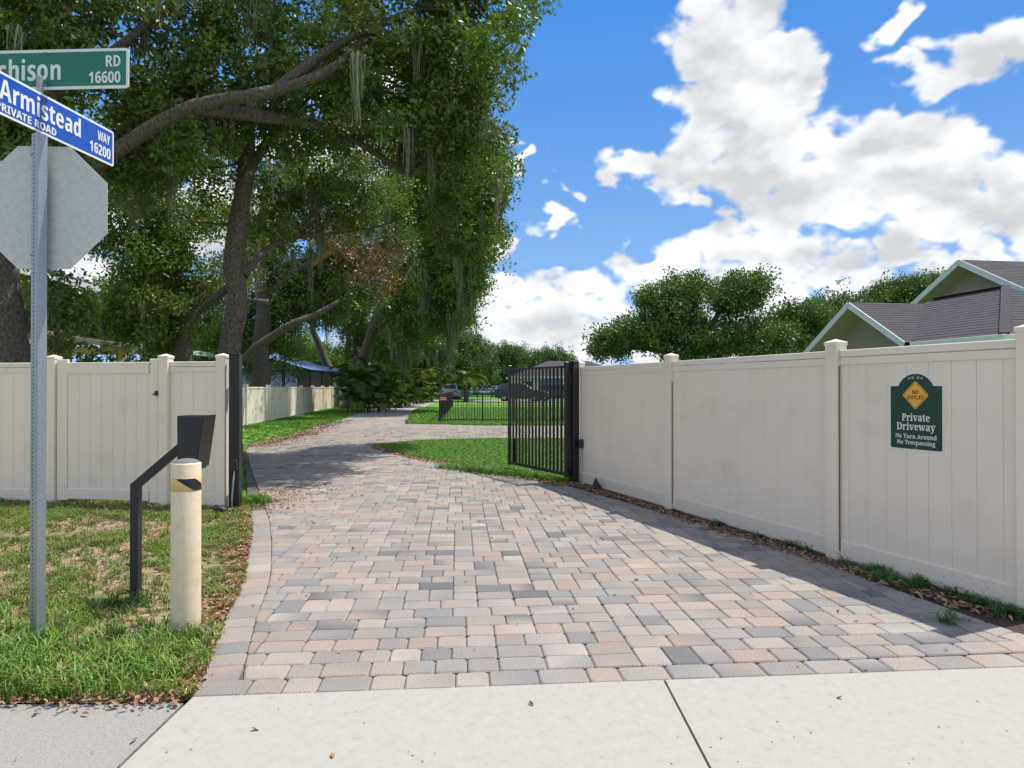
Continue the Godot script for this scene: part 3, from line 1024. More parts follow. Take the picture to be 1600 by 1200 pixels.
# ---------------------------------------------------------------- street signs
func make_signs() -> void:
	var base := Vector2(-2.83, 3.98)
	var t := thing("sign_post", "galvanized perforated square post at the sidewalk corner", "post", on(base))
	var B := Basis(Vector3.UP, deg_to_rad(-24.0))
	var mb := MB.new()
	var hw := 0.031
	mb.box(on(base, 1.47), Vector3(hw * 2, 3.1, hw * 2), 0.006, B)
	part(mb, "tube", M.galv, t)
	# punched holes every 25 mm on the narrow face, drawn as dark recessed discs
	mb = MB.new()
	var nrm := B.z
	var c0 := on(base)
	for i in 116:
		var y := 0.1 + i * 0.0254
		var c := c0 + Vector3(0, y, 0) + nrm * (hw + 0.0006)
		for k in range(1, 7):
			var a0 := TAU * k / 8.0
			var a1 := TAU * (k + 1) / 8.0
			var r := 0.0055
			var e0 := c + (B.x * cos(a0) + Vector3.UP * sin(a0)) * r
			var e1 := c + (B.x * cos(a1) + Vector3.UP * sin(a1)) * r
			mb.tri(c + (B.x * cos(TAU / 8.0) + Vector3.UP * sin(TAU / 8.0)) * r, e0, e1)
	part(mb, "holes", M.hole, t).set_meta("kind", "stuff")
	# stop sign, seen from behind
	var s := thing("stop_sign", "back of an octagonal aluminium stop sign bolted to the post", "sign", P(68, 325, 4.02))
	var oct := PackedVector2Array()
	for k in 8:
		oct.append(Vector2.from_angle(PI / 8 + k * PI / 4) * 0.402)
	var oc := P(68, 324, 4.03)
	var OB := Basis(Vector3.UP, deg_to_rad(3.0))
	mb = MB.new()
	mb.prism(oct, Transform3D(OB, oc), -0.0015, 0.0015)
	part(mb, "plate", M.alu, s)
	mb = MB.new()
	mb.prism(oct, Transform3D(OB, oc), -0.0030, -0.0018)
	part(mb, "red_face", M.sign_red, s)
	for y in [0.3, -0.3]:
		mb = MB.new(true)
		mb.tube([oc + Vector3(-0.03, y, 0.002), oc + Vector3(-0.03, y, 0.075)], [0.007, 0.007], 8)
		part(mb, "bolt", M.steel, s)
	# street name blades
	var sans := font(["Droid Sans"], 0.55)
	var g := thing("street_sign", "green street name sign reading Hutchison RD 16600", "sign", Vector3(-2.83, 3.317, -4.03), "street name signs on the post")
	var gx := Vector3(1.0, 0, 0.045).normalized()
	var GB := Basis(gx, Vector3.UP, gx.cross(Vector3.UP))
	var right := P(200, 106, 4.02)
	var W := 1.22
	var gc := right - gx * W * 0.5
	gc.y = 3.437
	mb = MB.new()
	mb.prism(round_rect(W, 0.244, 0.022), Transform3D(GB, gc), -0.002, 0.002)
	part(mb, "blade", M.sign_white, g)
	mb = MB.new()
	mb.prism(round_rect(W - 0.034, 0.208, 0.008), Transform3D(GB, gc), 0.002, 0.0026)
	part(mb, "green_field", M.sign_green, g)
	var org := gc + GB.z * 0.0026 - gx * W * 0.5 - Vector3(0, 0.122, 0)
	# measured from the right end, in metres
	text(g, "RD", org + gx * (W - 0.142) + Vector3(0, 0.132, 0), GB, 0.09, 0.068, sans, M.sign_white)
	text(g, "16600", org + gx * (W - 0.248) + Vector3(0, 0.033, 0), GB, 0.196, 0.07, sans, M.sign_white)
	text(g, "Hutchison", org + gx * (W - 0.425 - 0.62) + Vector3(0, 0.054, 0), GB, 0.62, 0.135, sans, M.sign_white)
	var b := thing("street_sign", "blue street name sign reading Armistead WAY 16200 PRIVATE ROAD", "sign", Vector3(-2.83, 3.03, -3.98), "street name signs on the post")
	var bx := Vector3(0.112, 0, -0.994).normalized()
	var BB := Basis(bx, Vector3.UP, bx.cross(Vector3.UP))
	var bend := P(176, 235, 4.6)
	W = 0.985
	var bc := bend - bx * W * 0.5
	bc.y = 3.15
	mb = MB.new()
	mb.prism(round_rect(W, 0.242, 0.018), Transform3D(BB, bc), -0.002, 0.002)
	part(mb, "blade", M.sign_white, b)
	mb = MB.new()
	mb.prism(round_rect(W - 0.026, 0.214, 0.008), Transform3D(BB, bc), 0.002, 0.0026)
	part(mb, "blue_field", M.sign_blue, b)
	org = bc + BB.z * 0.0026 - bx * W * 0.5 - Vector3(0, 0.121, 0)
	text(b, "WAY", org + bx * (W - 0.155) + Vector3(0, 0.135, 0), BB, 0.115, 0.062, sans, M.sign_white)
	text(b, "16200", org + bx * (W - 0.225) + Vector3(0, 0.036, 0), BB, 0.19, 0.072, sans, M.sign_white)
	text(b, "Armistead", org + bx * (W - 0.905) + Vector3(0, 0.085, 0), BB, 0.60, 0.125, sans, M.sign_white)
	text(b, "PRIVATE ROAD", org + bx * (W - 0.925) + Vector3(0, 0.022, 0), BB, 0.42, 0.046, sans, M.sign_white)
	for y in [0.1, -0.1]:
		mb = MB.new(true)
		var q := Vector3(-2.83, gc.y + y, -4.03) + GB.z * 0.0026
		mb.tube([q, q + GB.z * 0.008], [0.008, 0.006], 8)
		part(mb, "bolt", M.steel, g)
	mb = MB.new()
	mb.box(Vector3(-2.845, 3.2, -4.0), Vector3(0.03, 0.36, 0.03), 0.006, B)
	part(mb, "bracket", M.galv, b)
	make_notice()

func make_notice() -> void:
	# NO OUTLET / Private Driveway plate on the right fence
	var B := frame_of(P1, P4)
	var d := (P4 - P3).normalized()
	var q := (1433.0 - 800.0) / F
	var s := (P3.y * q - P3.x) / (d.x - d.y * q)
	var at := P3 + d * s
	var base := Vector3(at.x, EYE + (HY - 643.0) / F * at.y, -at.y) + B.z * 0.0155
	var t := thing("notice_sign", "dark green Private Driveway sign with yellow No Outlet diamond", "sign", base)
	var w := 0.457
	var h := 0.61
	# arched outline
	var o := PackedVector2Array()
	for p in [[-1, -1, PI], [1, -1, PI * 1.5]]:
		for k in 5:
			var a: float = p[2] + PI / 2 * k / 4.0
			o.append(Vector2(p[0] * (w * 0.5 - 0.025) + cos(a) * 0.025, -h * 0.5 + 0.025 + sin(a) * 0.025))
	o.append(Vector2(w * 0.5, 0.20))
	o.append(Vector2(w * 0.5 - 0.008, 0.208))
	o.append(Vector2(w * 0.5 - 0.075, 0.21))
	for k in 17:
		var a := deg_to_rad(28.0 + 124.0 * k / 16.0)
		o.append(Vector2(cos(a) * 0.172, 0.14 + sin(a) * 0.165))
	o.append(Vector2(-w * 0.5 + 0.075, 0.21))
	o.append(Vector2(-w * 0.5 + 0.008, 0.208))
	o.append(Vector2(-w * 0.5, 0.20))
	var T := Transform3D(B, base)
	var mb := MB.new()
	mb.prism(o, T, 0.0, 0.003)
	part(mb, "plate", M.plate_white, t)
	mb = MB.new()
	mb.prism(ring_of(o, 0.011), T, 0.003, 0.0036)
	part(mb, "green_face", M.plate_green, t)
	var dia := func(r: float, rc: float) -> PackedVector2Array:
		var pts := PackedVector2Array()
		for k in 4:
			for j in 4:
				var a := k * PI / 2 - PI / 4 + PI / 2 * j / 3.0
				pts.append(Vector2.from_angle(k * PI / 2) * (r - rc * 1.414) + Vector2.from_angle(a) * rc)
		for i in pts.size():
			pts[i] += Vector2(0, 0.128)
		return pts
	mb = MB.new(); mb.prism(dia.call(0.113, 0.016), T, 0.0036, 0.0040)
	var y := part(mb, "yellow_diamond", M.yellow, t)
	mb = MB.new(); mb.prism(dia.call(0.104, 0.013), T, 0.0040, 0.0043)
	part(mb, "black_border", M.print_black, y)
	mb = MB.new(); mb.prism(dia.call(0.099, 0.011), T, 0.0043, 0.0046)
	part(mb, "yellow_field", M.yellow, y)
	var sans := font(["Droid Sans"], 0.5)
	var serif := font(["Droid Serif"], 0.6)
	var L := func(s_: String, x: float, yy: float, ww: float, hh: float, f: Font, m: Material, z: float) -> void:
		text(t, s_, base + B.x * x + Vector3(0, yy, 0) + B.z * z, B, ww, hh, f, m, 0.0006)
	L.call("NO", -0.027, 0.136, 0.054, 0.03, sans, M.print_black, 0.0046)
	L.call("OUTLET", -0.069, 0.094, 0.138, 0.031, sans, M.print_black, 0.0046)
	L.call("Private", -0.118, -0.075, 0.236, 0.062, serif, M.plate_white, 0.0036)
	L.call("Driveway", -0.163, -0.165, 0.326, 0.079, serif, M.plate_white, 0.0036)
	L.call("No Turn Around", -0.175, -0.212, 0.35, 0.036, serif, M.plate_white, 0.0036)
	L.call("No Trespassing", -0.163, -0.27, 0.326, 0.046, serif, M.plate_white, 0.0036)
	# scroll ornament in the arch
	mb = MB.new(true)
	for sx in [-1.0, 1.0]:
		for sp in [[0.022, 0.262, 0.014], [0.052, 0.258, 0.009]]:
			var pts := []
			var rr := []
			for k in 15:
				var a := k * 0.62
				var r: float = sp[2] * (1.0 - k / 18.0)
				pts.append(T * Vector3(sx * (sp[0] + cos(a) * r), sp[1] + sin(a) * r, 0.0042))
				rr.append(0.0014)
			mb.tube(pts, rr, 5)
	part(mb, "scroll_ornament", M.plate_white, t)
	for yy in [0.285, -0.287]:
		mb = MB.new(true)
		mb.tube([T * Vector3(0, yy, 0.0036), T * Vector3(0, yy, 0.006)], [0.005, 0.004], 8)
		part(mb, "screw", M.steel, t)

# ---------------------------------------------------------------- bollard, keypad, spotlights
func make_furniture() -> void:
	var b := Vector2(-2.013, 4.116)
	var t := thing("bollard", "cream round bollard with a tan reflective band beside the keypad post", "bollard", on(b))
	var mb := MB.new(true)
	mb.lathe(on(b), [Vector2(0.086, -0.05), Vector2(0.086, 0.4), Vector2(0.0855, 1.03), Vector2(0.083, 1.038), Vector2(0.08, 1.04)], 40)
	part(mb, "sleeve", M.cream, t)
	mb = MB.new(true)
	mb.lathe(on(b), [Vector2(0.08, 1.034), Vector2(0.077, 1.043), Vector2(0.055, 1.056), Vector2(0.025, 1.063), Vector2(0.0, 1.065)], 32)
	part(mb, "concrete_cap", M.cap_grey, t)
	mb = MB.new(true)
	mb.lathe(on(b), [Vector2(0.0858, 0.868), Vector2(0.0868, 0.869), Vector2(0.0868, 0.949), Vector2(0.0858, 0.95)], 40)
	var band := part(mb, "reflective_band", M.tape, t)
	# torn black sticker on the band
	mb = MB.new(true)
	var on_b := func(deg: float, y: float) -> Vector3:
		var a := deg_to_rad(deg + 26.0)
		return on(b) + Vector3(sin(a) * 0.0874, y, cos(a) * 0.0874)
	var hi := func(x: float) -> float: return 0.947 if x < 33.0 else lerpf(0.947, 0.905, (x - 33.0) / 43.0)
	var lo := func(x: float) -> float: return lerpf(0.945, 0.872, (x + 37.0) / 67.0) if x < 30.0 else 0.873
	var x := -37.0
	while x < 76.0:
		var x2 := minf(x + 4.0, 76.0)
		mb.quad(on_b.call(x, lo.call(x)), on_b.call(x2, lo.call(x2)), on_b.call(x2, hi.call(x2)), on_b.call(x, hi.call(x)))
		x = x2
	part(mb, "torn_sticker", M.print_black, band)
	# gooseneck keypad post
	var k := Vector2(-2.652, 4.7)
	t = thing("keypad_stand", "dark gooseneck stand with a hooded keypad box facing the drive", "keypad stand", on(k))
	mb = MB.new()
	mb.box(on(k, 0.385), Vector3(0.058, 0.89, 0.058), 0.004)
	part(mb, "post", M.dark_paint, t)
	mb = MB.new()
	var a0 := on(k, 0.812)
	var a1 := P(293, 690, 4.7)
	var dx := (a1 - a0).normalized()
	var AB := Basis(dx, Vector3(0, 0, 1).cross(dx), Vector3(0, 0, 1))
	mb.box((a0 + a1) * 0.5 + dx * 0.005, Vector3(a0.distance_to(a1) + 0.03, 0.054, 0.0565), 0.004, AB)
	part(mb, "arm", M.dark_paint, t)
	mb = MB.new()
	var prof := PackedVector2Array()
	for p in [[287, 649], [287.5, 733], [313, 733], [316, 728], [327, 649.5]]:
		var v := P(p[0], p[1], 4.7)
		prof.append(Vector2(v.x, v.y))
	mb.prism(prof, Transform3D(Basis.IDENTITY, Vector3(0, 0, -4.7)), -0.09, 0.09)
	var hood := part(mb, "hood", M.dark_paint, t)
	mb = MB.new()
	var f0 := P(316, 728, 4.7)
	var f1 := P(327, 649.5, 4.7)
	var fy := (f1 - f0).normalized()
	var fx := fy.cross(Vector3(0, 0, 1))
	mb.box((f0 + f1) * 0.5 + fx * 0.003, Vector3(0.008, f0.distance_to(f1) + 0.012, 0.19), 0.003, Basis(fx, fy, Vector3(0, 0, 1)))
	part(mb, "front_plate", M.black, hood)
	mb = MB.new()
	mb.box(P(287, 706, 4.7) + Vector3(-0.004, 0, 0.05), Vector3(0.012, 0.02, 0.012), 0.003)
	part(mb, "bolt", M.steel, t)
	# ground spotlights
	var sp := G(346, 803)
	t = thing("spotlight", "small black garden spotlight lying in the grass by the left gate", "spotlight", on(sp))
	mb = MB.new(true)
	var s0 := on(sp, 0.075) + Vector3(-0.08, 0, 0)
	mb.tube([s0, s0 + Vector3(0.01, 0, 0), s0 + Vector3(0.1, -0.02, 0.01), s0 + Vector3(0.16, -0.035, 0.012)], [0.036, 0.042, 0.036, 0.018], 14)
	part(mb, "lamp_head", M.dark_paint, t)
	mb = MB.new(true)
	mb.tube([s0 + Vector3(0.15, -0.035, 0.012), s0 + Vector3(0.2, -0.055, 0.015), s0 + Vector3(0.21, -0.13, 0.015)], [0.012, 0.011, 0.009], 8)
	part(mb, "stake", M.dark_paint, t)
	mb = MB.new(true)
	mb.tube([s0 + Vector3(0.2, -0.05, 0.015), s0 + Vector3(0.28, -0.04, 0.02)], [0.028, 0.03], 12)
	part(mb, "knuckle", M.dark_paint, t)
	sp = G(931, 764)
	t = thing("spotlight", "black wedge garden spotlight leaning against the right fence foot", "spotlight", on(sp))
	mb = MB.new()
	mb.prism(PackedVector2Array([Vector2(-0.04, 0.06), Vector2(0.035, 0.0), Vector2(0.075, 0.0), Vector2(0.06, 0.05), Vector2(0.0, 0.155), Vector2(-0.01, 0.155)]), Transform3D(Basis(Vector3.UP, -0.35), on(sp)), -0.05, 0.05)
	part(mb, "lamp_head", M.dark_paint, t)
	mb = MB.new(true)
	mb.tube([on(sp, 0.04) + Vector3(0.05, 0, 0), on(sp, -0.05) + Vector3(0.05, 0, 0)], [0.012, 0.008], 8)
	part(mb, "stake", M.dark_paint, t)

# ---------------------------------------------------------------- plants: meshes
func leaf_clump(n: int, radius: float, len: float, wid: float, seed_: int) -> Mesh:
	var r := RandomNumberGenerator.new()
	r.seed = seed_
	var mb := MB.new()
	for i in n:
		var dir := Vector3(r.randfn(), r.randfn() * 0.8, r.randfn()).normalized()
		var c := dir * radius * pow(r.randf(), 0.45)
		var ax := (dir + Vector3(r.randfn(), r.randfn() - 0.15, r.randfn()) * 0.7).normalized()
		var up := Vector3(r.randfn() * 0.6, 1.0, r.randfn() * 0.6).normalized()
		var side := ax.cross(up).normalized()
		var nrm := side.cross(ax)
		var l := len * r.randf_range(0.7, 1.2)
		var w := wid * r.randf_range(0.75, 1.2) * 0.5
		var v := r.randf_range(0.75, 1.25)
		mb.col = Color(v * r.randf_range(0.9, 1.15), v, v * r.randf_range(0.8, 1.1))
		var m := c + ax * l * 0.5 - nrm * l * 0.04
		mb.tri(c, m + side * w + nrm * w * 0.35, c + ax * l)
		mb.tri(c, c + ax * l, m - side * w + nrm * w * 0.35)
	return mb.mesh()

func tuft(n: int, spread: float, h: float, w: float, lean: float, seed_: int) -> Mesh:
	var r := RandomNumberGenerator.new()
	r.seed = seed_
	var mb := MB.new()
	for i in n:
		var a := r.randf() * TAU
		var b := Vector3(cos(a), 0, sin(a)) * spread * sqrt(r.randf())
		var a2 := r.randf() * TAU
		var ln := Vector3(cos(a2), 0, sin(a2)) * lean * r.randf_range(0.2, 1.0)
		var s := Vector3(-sin(a2), 0, cos(a2)) * w * 0.5
		var hh := h * r.randf_range(0.55, 1.15)
		var v := r.randf_range(0.75, 1.2)
		mb.col = Color(v * r.randf_range(0.9, 1.3), v, v)
		var m := b + Vector3(0, hh * 0.6, 0) + ln * hh * 0.35
		var t := b + Vector3(0, hh * (1.0 - 0.3 * lean), 0) + ln * hh * 1.1
		mb.tri(b - s, b + s, m + s * 0.8)
		mb.tri(b - s, m + s * 0.8, m - s * 0.8)
		mb.tri(m - s * 0.8, m + s * 0.8, t)
	return mb.mesh()

func moss_mesh(seed_: int) -> Mesh:     # a beard of hanging strands, one unit long
	var r := RandomNumberGenerator.new()
	r.seed = seed_
	var mb := MB.new()
	for i in 26:
		var a := r.randf() * TAU
		var p := Vector3(cos(a), 0, sin(a)) * 0.11 * sqrt(r.randf())
		var L := r.randf_range(0.35, 1.0)
		var s := Vector3(cos(a + 1.3), 0, sin(a + 1.3)) * r.randf_range(0.006, 0.013)
		var v := r.randf_range(0.7, 1.2)
		mb.col = Color(v, v, v)
		var segs := 4
		for k in segs:
			var q := p * 0.8 + Vector3(r.randfn() * 0.018, -L / segs, r.randfn() * 0.018) if k == 0 else p + Vector3(r.randfn() * 0.02 - p.x * 0.12, -L / segs, r.randfn() * 0.02 - p.z * 0.12)
			var w0 := 1.0 - 0.8 * float(k) / segs
			var w1 := 1.0 - 0.8 * float(k + 1) / segs
			mb.tri(p - s * w0, p + s * w0, q + s * w1)
			mb.tri(p - s * w0, q + s * w1, q - s * w1)
			p = q
	return mb.mesh()

func litter_mesh() -> Mesh:
	var mb := MB.new()
	var h := [Vector3(-0.5, 0.02, 0), Vector3(-0.15, 0.1, 0.2), Vector3(0.25, 0.12, 0.16), Vector3(0.5, 0.03, 0.0), Vector3(0.25, 0.1, -0.17), Vector3(-0.15, 0.13, -0.2)]
	var c := Vector3(0, 0.0, 0)
	for i in 6:
		mb.tri(c, h[i], h[(i + 1) % 6])
	return mb.mesh()

func smooth_path(pts: Array, r0: float, r1: float, step := 0.35) -> Array:    # Catmull-Rom, with uneven thickness
	var o := []
	var rad := []
	for i in pts.size() - 1:
		var a: Vector3 = pts[maxi(i - 1, 0)]; var b: Vector3 = pts[i]; var c: Vector3 = pts[i + 1]; var d: Vector3 = pts[mini(i + 2, pts.size() - 1)]
		var n := maxi(2, int(b.distance_to(c) / step))
		for k in n + (1 if i == pts.size() - 2 else 0):
			var t := float(k) / n
			o.append(b.cubic_interpolate(c, a, d, t))
	for i in o.size():
		var t := float(i) / (o.size() - 1)
		rad.append(lerpf(r0, r1, pow(t, 0.8)) * rng.randf_range(0.93, 1.07))
	return [o, rad]

var clump_s: Mesh
var clump_m: Mesh
var clump_l: Mesh
var moss_m: Mesh

const SILHOUETTE := [[905, -2500], [885, -300], [866, 0], [852, 70], [835, 105], [806, 150], [793, 205], [822, 258], [800, 325], [804, 375], [765, 455], [745, 505], [705, 532], [690, 612], [2600, 612], [2600, -2500]]
const GAP := [[100, 430], [118, 402], [150, 398], [190, 440], [212, 470], [180, 478], [140, 462]]
const PORCH := [[118, 508], [218, 522], [218, 568], [122, 568]]
var porch := PackedVector2Array()
var sil := PackedVector2Array()
var gap := PackedVector2Array()

func in_sky(p: Vector3) -> bool:
	if p.z > -1.0:
		return false
	var q := Vector2(800.0 + p.x / -p.z * F, HY - (p.y - EYE) / -p.z * F)
	return Geometry2D.is_point_in_polygon(q, sil) or Geometry2D.is_point_in_polygon(q, gap) or Geometry2D.is_point_in_polygon(q, porch)

# natural spread of leaf colour, the same everywhere in a crown
func leaf_tint(c: Color) -> Color:
	var v := rng.randf_range(0.8, 1.25)
	return Color(c.r * v * rng.randf_range(0.88, 1.22), c.g * v, c.b * v)

# limbs: [points, radius, end radius]; blobs: [centre, half sizes, clusters]
func tree(called: String, label: String, group: String, at: Vector3, limbs: Array, blobs: Array, o := {}) -> Node3D:
	var t := thing(called, label, "tree", at, group)
	var samples := []
	for i in limbs.size():
		var sp := smooth_path(limbs[i][0], limbs[i][1], limbs[i][2])
		var mb := MB.new(true)
		if i == 0:     # root flare
			for k in mini(3, sp[1].size()):
				sp[1][k] *= 1.0 + 0.22 * (1.0 - k / 3.0)
		mb.tube(sp[0], sp[1], 12 if i == 0 else 9)
		part(mb, "trunk" if i == 0 else "limb", M.bark, t)
		for k in range(int(sp[0].size() * 0.25), sp[0].size()):
			samples.append(sp[0][k])
	var items := []
	var cols := []
	var mossy := []
	var br := MB.new(true)
	var per: int = o.get("per", 12)
	var sz: float = o.get("size", 0.5)
	var base: Color = o.get("color", Color(0.125, 0.205, 0.045))
	var scale: float = o.get("scale", 1.0)
	var prune: bool = o.get("prune", true)
	for b in blobs:
		for i in int(b[2] * o.get("thin", 1.0)):
			var d := Vector3(rng.randfn(), rng.randfn(), rng.randfn()).normalized() * pow(rng.randf(), 0.4)
			var c: Vector3 = b[0] + d * b[1]
			if prune and in_sky(c + Vector3(sz * rng.randf_range(0.6, 1.2), 0, 0)):
				continue
			if c.y < o.get("floor", 1.9):
				continue
			# a twig from the nearest limb
			if rng.randf() < o.get("twigs", 0.5):
				var best := Vector3.ZERO
				var bd := 1e9
				for k in 60:
					var s: Vector3 = samples[rng.randi() % samples.size()]
					var dd := s.distance_to(c) + maxf(0.0, s.y - c.y) * 0.7
					if dd < bd:
						bd = dd; best = s
				if bd < o.get("reach", 3.4):
					var m := best.lerp(c, 0.5) + Vector3(rng.randfn(), rng.randfn() + 0.6, rng.randfn()) * bd * 0.09
					var r0 := 0.012 + 0.009 * bd
					var m1 := best.lerp(m, 0.5) + Vector3(rng.randfn(), rng.randfn(), rng.randfn()) * bd * 0.04
					br.tube([best, m1, m, c], [r0, r0 * 0.8, r0 * 0.6, 0.005], 5, false)
			var tint := leaf_tint(base)      # each spray has its own chance hue
			for k in per:
				var e := Vector3(rng.randfn() * 0.55, rng.randfn() * 0.36, rng.randfn() * 0.55) * sz
				var bas := Basis.from_euler(Vector3(rng.randf() * TAU, rng.randf() * TAU, rng.randf() * TAU)).scaled(Vector3.ONE * rng.randf_range(0.75, 1.3) * scale)
				var p := c + e
				items.append(Transform3D(bas, p))
				cols.append(leaf_tint(tint))
			if rng.randf() < o.get("moss", 0.0):
				var hang := c + Vector3(rng.randfn() * 0.3, -sz * 0.2, rng.randfn() * 0.3)
				if not (prune and in_sky(hang + Vector3(0.25, 0, 0))):
					mossy.append(hang)
	if br.n > 0:
		part(br, "branches", M.bark, t).set_meta("kind", "stuff")
	var mesh: Mesh = o.get("mesh", clump_s)
	var cr := scatter("crown", mesh, M.leaf, items, t, cols)
	cr.set_meta("kind", "stuff")
	if mossy.size() > 0:
		var mi := []
		var mc := []
		for p in mossy:
			for j in rng.randi_range(1, 3):
				var L: float = rng.randf_range(0.35, 1.25) * o.get("moss_len", 1.0)
				var wd: float = rng.randf_range(0.7, 1.5) * o.get("moss_wide", 1.0)
				mi.append(Transform3D(Basis(Vector3.UP, rng.randf() * TAU).scaled(Vector3(wd, L, wd)), p + Vector3(rng.randfn() * 0.15, 0, rng.randfn() * 0.15)))
				var v := rng.randf_range(0.75, 1.2)
				mc.append(Color(0.235 * v, 0.245 * v, 0.165 * v))
		var ms := scatter("spanish_moss", moss_m, M.moss, mi, t, mc)
		ms.set_meta("kind", "stuff")
		ms.set_meta("label", "hanging grey green moss")
	print(called, " clumps ", items.size(), " moss ", mossy.size())
	return t

func make_trees() -> void:
	rng.seed = 2024
	for p in SILHOUETTE: sil.append(Vector2(p[0], p[1]))
	for p in GAP: gap.append(Vector2(p[0], p[1]))
	for p in PORCH: porch.append(Vector2(p[0], p[1]))
	clump_s = leaf_clump(24, 0.2, 0.105, 0.05, 3)
	clump_m = leaf_clump(26, 0.3, 0.15, 0.072, 4)
	clump_l = leaf_clump(34, 0.55, 0.24, 0.12, 6)
	moss_m = moss_mesh(7)
	var gr := "live oaks hung with moss along the drive"
	var moss := {"moss": 0.10, "moss_len": 1.0}
	# A: the great trunk at the fence corner, with the long limbs over the gate
	var a0 := Vector3(-8.55, 0, -11.2)
	tree("oak_tree", "massive live oak trunk behind the left fence with long limbs over the gate", gr, a0, [
		[[a0 + Vector3(0, -0.1, 0), a0 + Vector3(0.05, 1.6, 0), a0 + Vector3(-0.1, 3.4, 0.05), a0 + Vector3(-0.2, 4.6, 0.0), a0 + Vector3(-1.2, 6.4, -0.4), a0 + Vector3(-2.6, 7.8, -0.8)], 0.46, 0.16],
		[[a0 + Vector3(0.05, 3.8, 0.05), P(140, 268, 10.7), P(200, 222, 10.5), P(300, 165, 10.4), P(430, 140, 10.6), P(530, 98, 11.2), P(600, 20, 12.0)], 0.165, 0.06],
		[[P(300, 165, 10.4), P(420, 183, 11.2), P(490, 192, 12.0), P(560, 222, 12.8), P(640, 275, 13.6)], 0.13, 0.05],
		[[a0 + Vector3(0, 4.2, 0), P(60, 180, 10.6), P(200, 60, 10.8), P(330, -60, 11.5)], 0.13, 0.05],
		[[P(430, 140, 10.6), P(540, 60, 11.4), P(680, 5, 12.0), P(790, -30, 12.6)], 0.1, 0.04],
	], [
		[Vector3(-6.6, 8.2, -11.6), Vector3(3.6, 2.3, 1.8), 120], [Vector3(-3.2, 8.6, -12.0), Vector3(2.8, 2.0, 1.9), 84], [Vector3(-0.8, 8.6, -12.8), Vector3(2.1, 2.0, 1.8), 92],
		[Vector3(-4.4, 6.6, -11.6), Vector3(2.6, 1.1, 1.3), 34], [Vector3(-8.6, 6.0, -10.9), Vector3(1.6, 1.3, 1.0), 40], [Vector3(-1.2, 6.7, -13.3), Vector3(1.4, 1.4, 1.2), 40],
		[Vector3(-6.2, 5.6, -11.4), Vector3(1.5, 0.8, 0.9), 26], [P(40, 40, 10.4), Vector3(1.1, 0.9, 0.6), 40], [P(20, 180, 10.2), Vector3(0.6, 0.9, 0.5), 26], [P(105, 495, 12.2), Vector3(0.5, 0.8, 0.6), 24], [P(128, 545, 12.6), Vector3(0.6, 0.35, 0.6), 14],
	], {"moss": 0.17, "per": 14, "size": 0.36, "thin": 0.64})
	# B: the grey leaning trunk just inside the gate
	var b0 := Vector3(-5.36, 0.01, -12.6)
	tree("oak_tree", "leaning grey live oak trunk rising just behind the gate post", gr, b0, [
		[[b0 + Vector3(0, -0.1, 0), P(357, 560, 12.6), P(372, 470, 12.6), P(364, 420, 12.7), P(371, 350, 12.8), P(382, 280, 12.9), P(386, 190, 13.2), P(372, 90, 13.6)], 0.265, 0.12],
		[[P(368, 440, 12.65), P(340, 462, 12.9), P(318, 478, 13.4), P(292, 520, 14.2)], 0.09, 0.05],
		[[P(380, 430, 12.7), P(400, 405, 13.0), P(430, 380, 13.4), P(470, 370, 14.0)], 0.09, 0.04],
		[[P(382, 280, 12.9), P(420, 215, 13.2), P(480, 150, 13.6), P(560, 60, 14.2)], 0.11, 0.04],
		[[P(384, 240, 13.0), P(330, 170, 13.2), P(280, 90, 13.6)], 0.11, 0.04],
	], [
		[P(400, 210, 13.4), Vector3(2.4, 1.2, 1.6), 36], [P(600, 150, 14.4), Vector3(2.2, 1.6, 1.5), 62], [P(720, 170, 15.0), Vector3(1.5, 2.3, 1.3), 78], [P(240, 240, 13.6), Vector3(1.6, 1.4, 1.3), 30],
		[P(480, 330, 14.4), Vector3(1.4, 0.8, 1.2), 26], [P(735, 300, 16.0), Vector3(1.1, 1.8, 1.2), 62],
	], {"moss": 0.2, "per": 14, "moss_len": 1.2, "size": 0.36, "thin": 0.66})
	# C: dark forked oak behind the fence
	var c0 := Vector3(-8.35, 0.2, -17.0)
	tree("oak_tree", "dark forked live oak behind the closed vinyl gate", gr, c0, [
		[[c0, P(288, 562, 17), P(284, 515, 17), P(300, 485, 17), P(328, 462, 17.2), P(356, 430, 17.6), P(390, 330, 18)], 0.3, 0.1],
		[[P(284, 515, 17), P(272, 470, 17), P(266, 435, 16.9), P(246, 372, 16.8), P(225, 320, 16.6)], 0.15, 0.06],
		[[P(290, 505, 17), P(310, 480, 17.4), P(350, 470, 18), P(420, 470, 18.6)], 0.12, 0.05],
		[[P(268, 440, 16.9), P(290, 380, 17.2), P(300, 320, 17.4)], 0.1, 0.04],
	], [
		[P(200, 330, 16.6), Vector3(1.5, 1.6, 1.3), 46], [P(255, 430, 16.8), Vector3(1.7, 1.5, 1.4), 62], [P(230, 520, 17.2), Vector3(1.2, 0.7, 1.2), 36], [P(330, 380, 18.0), Vector3(1.8, 1.7, 1.2), 34],
	], {"moss": 0.14, "per": 14, "size": 0.42, "mesh": clump_m, "scale": 0.7, "thin": 0.7})
	# D: big oak with the low limb reaching over the inner lawn
	var d0 := Vector3(-9.85, 0.3, -25.0)
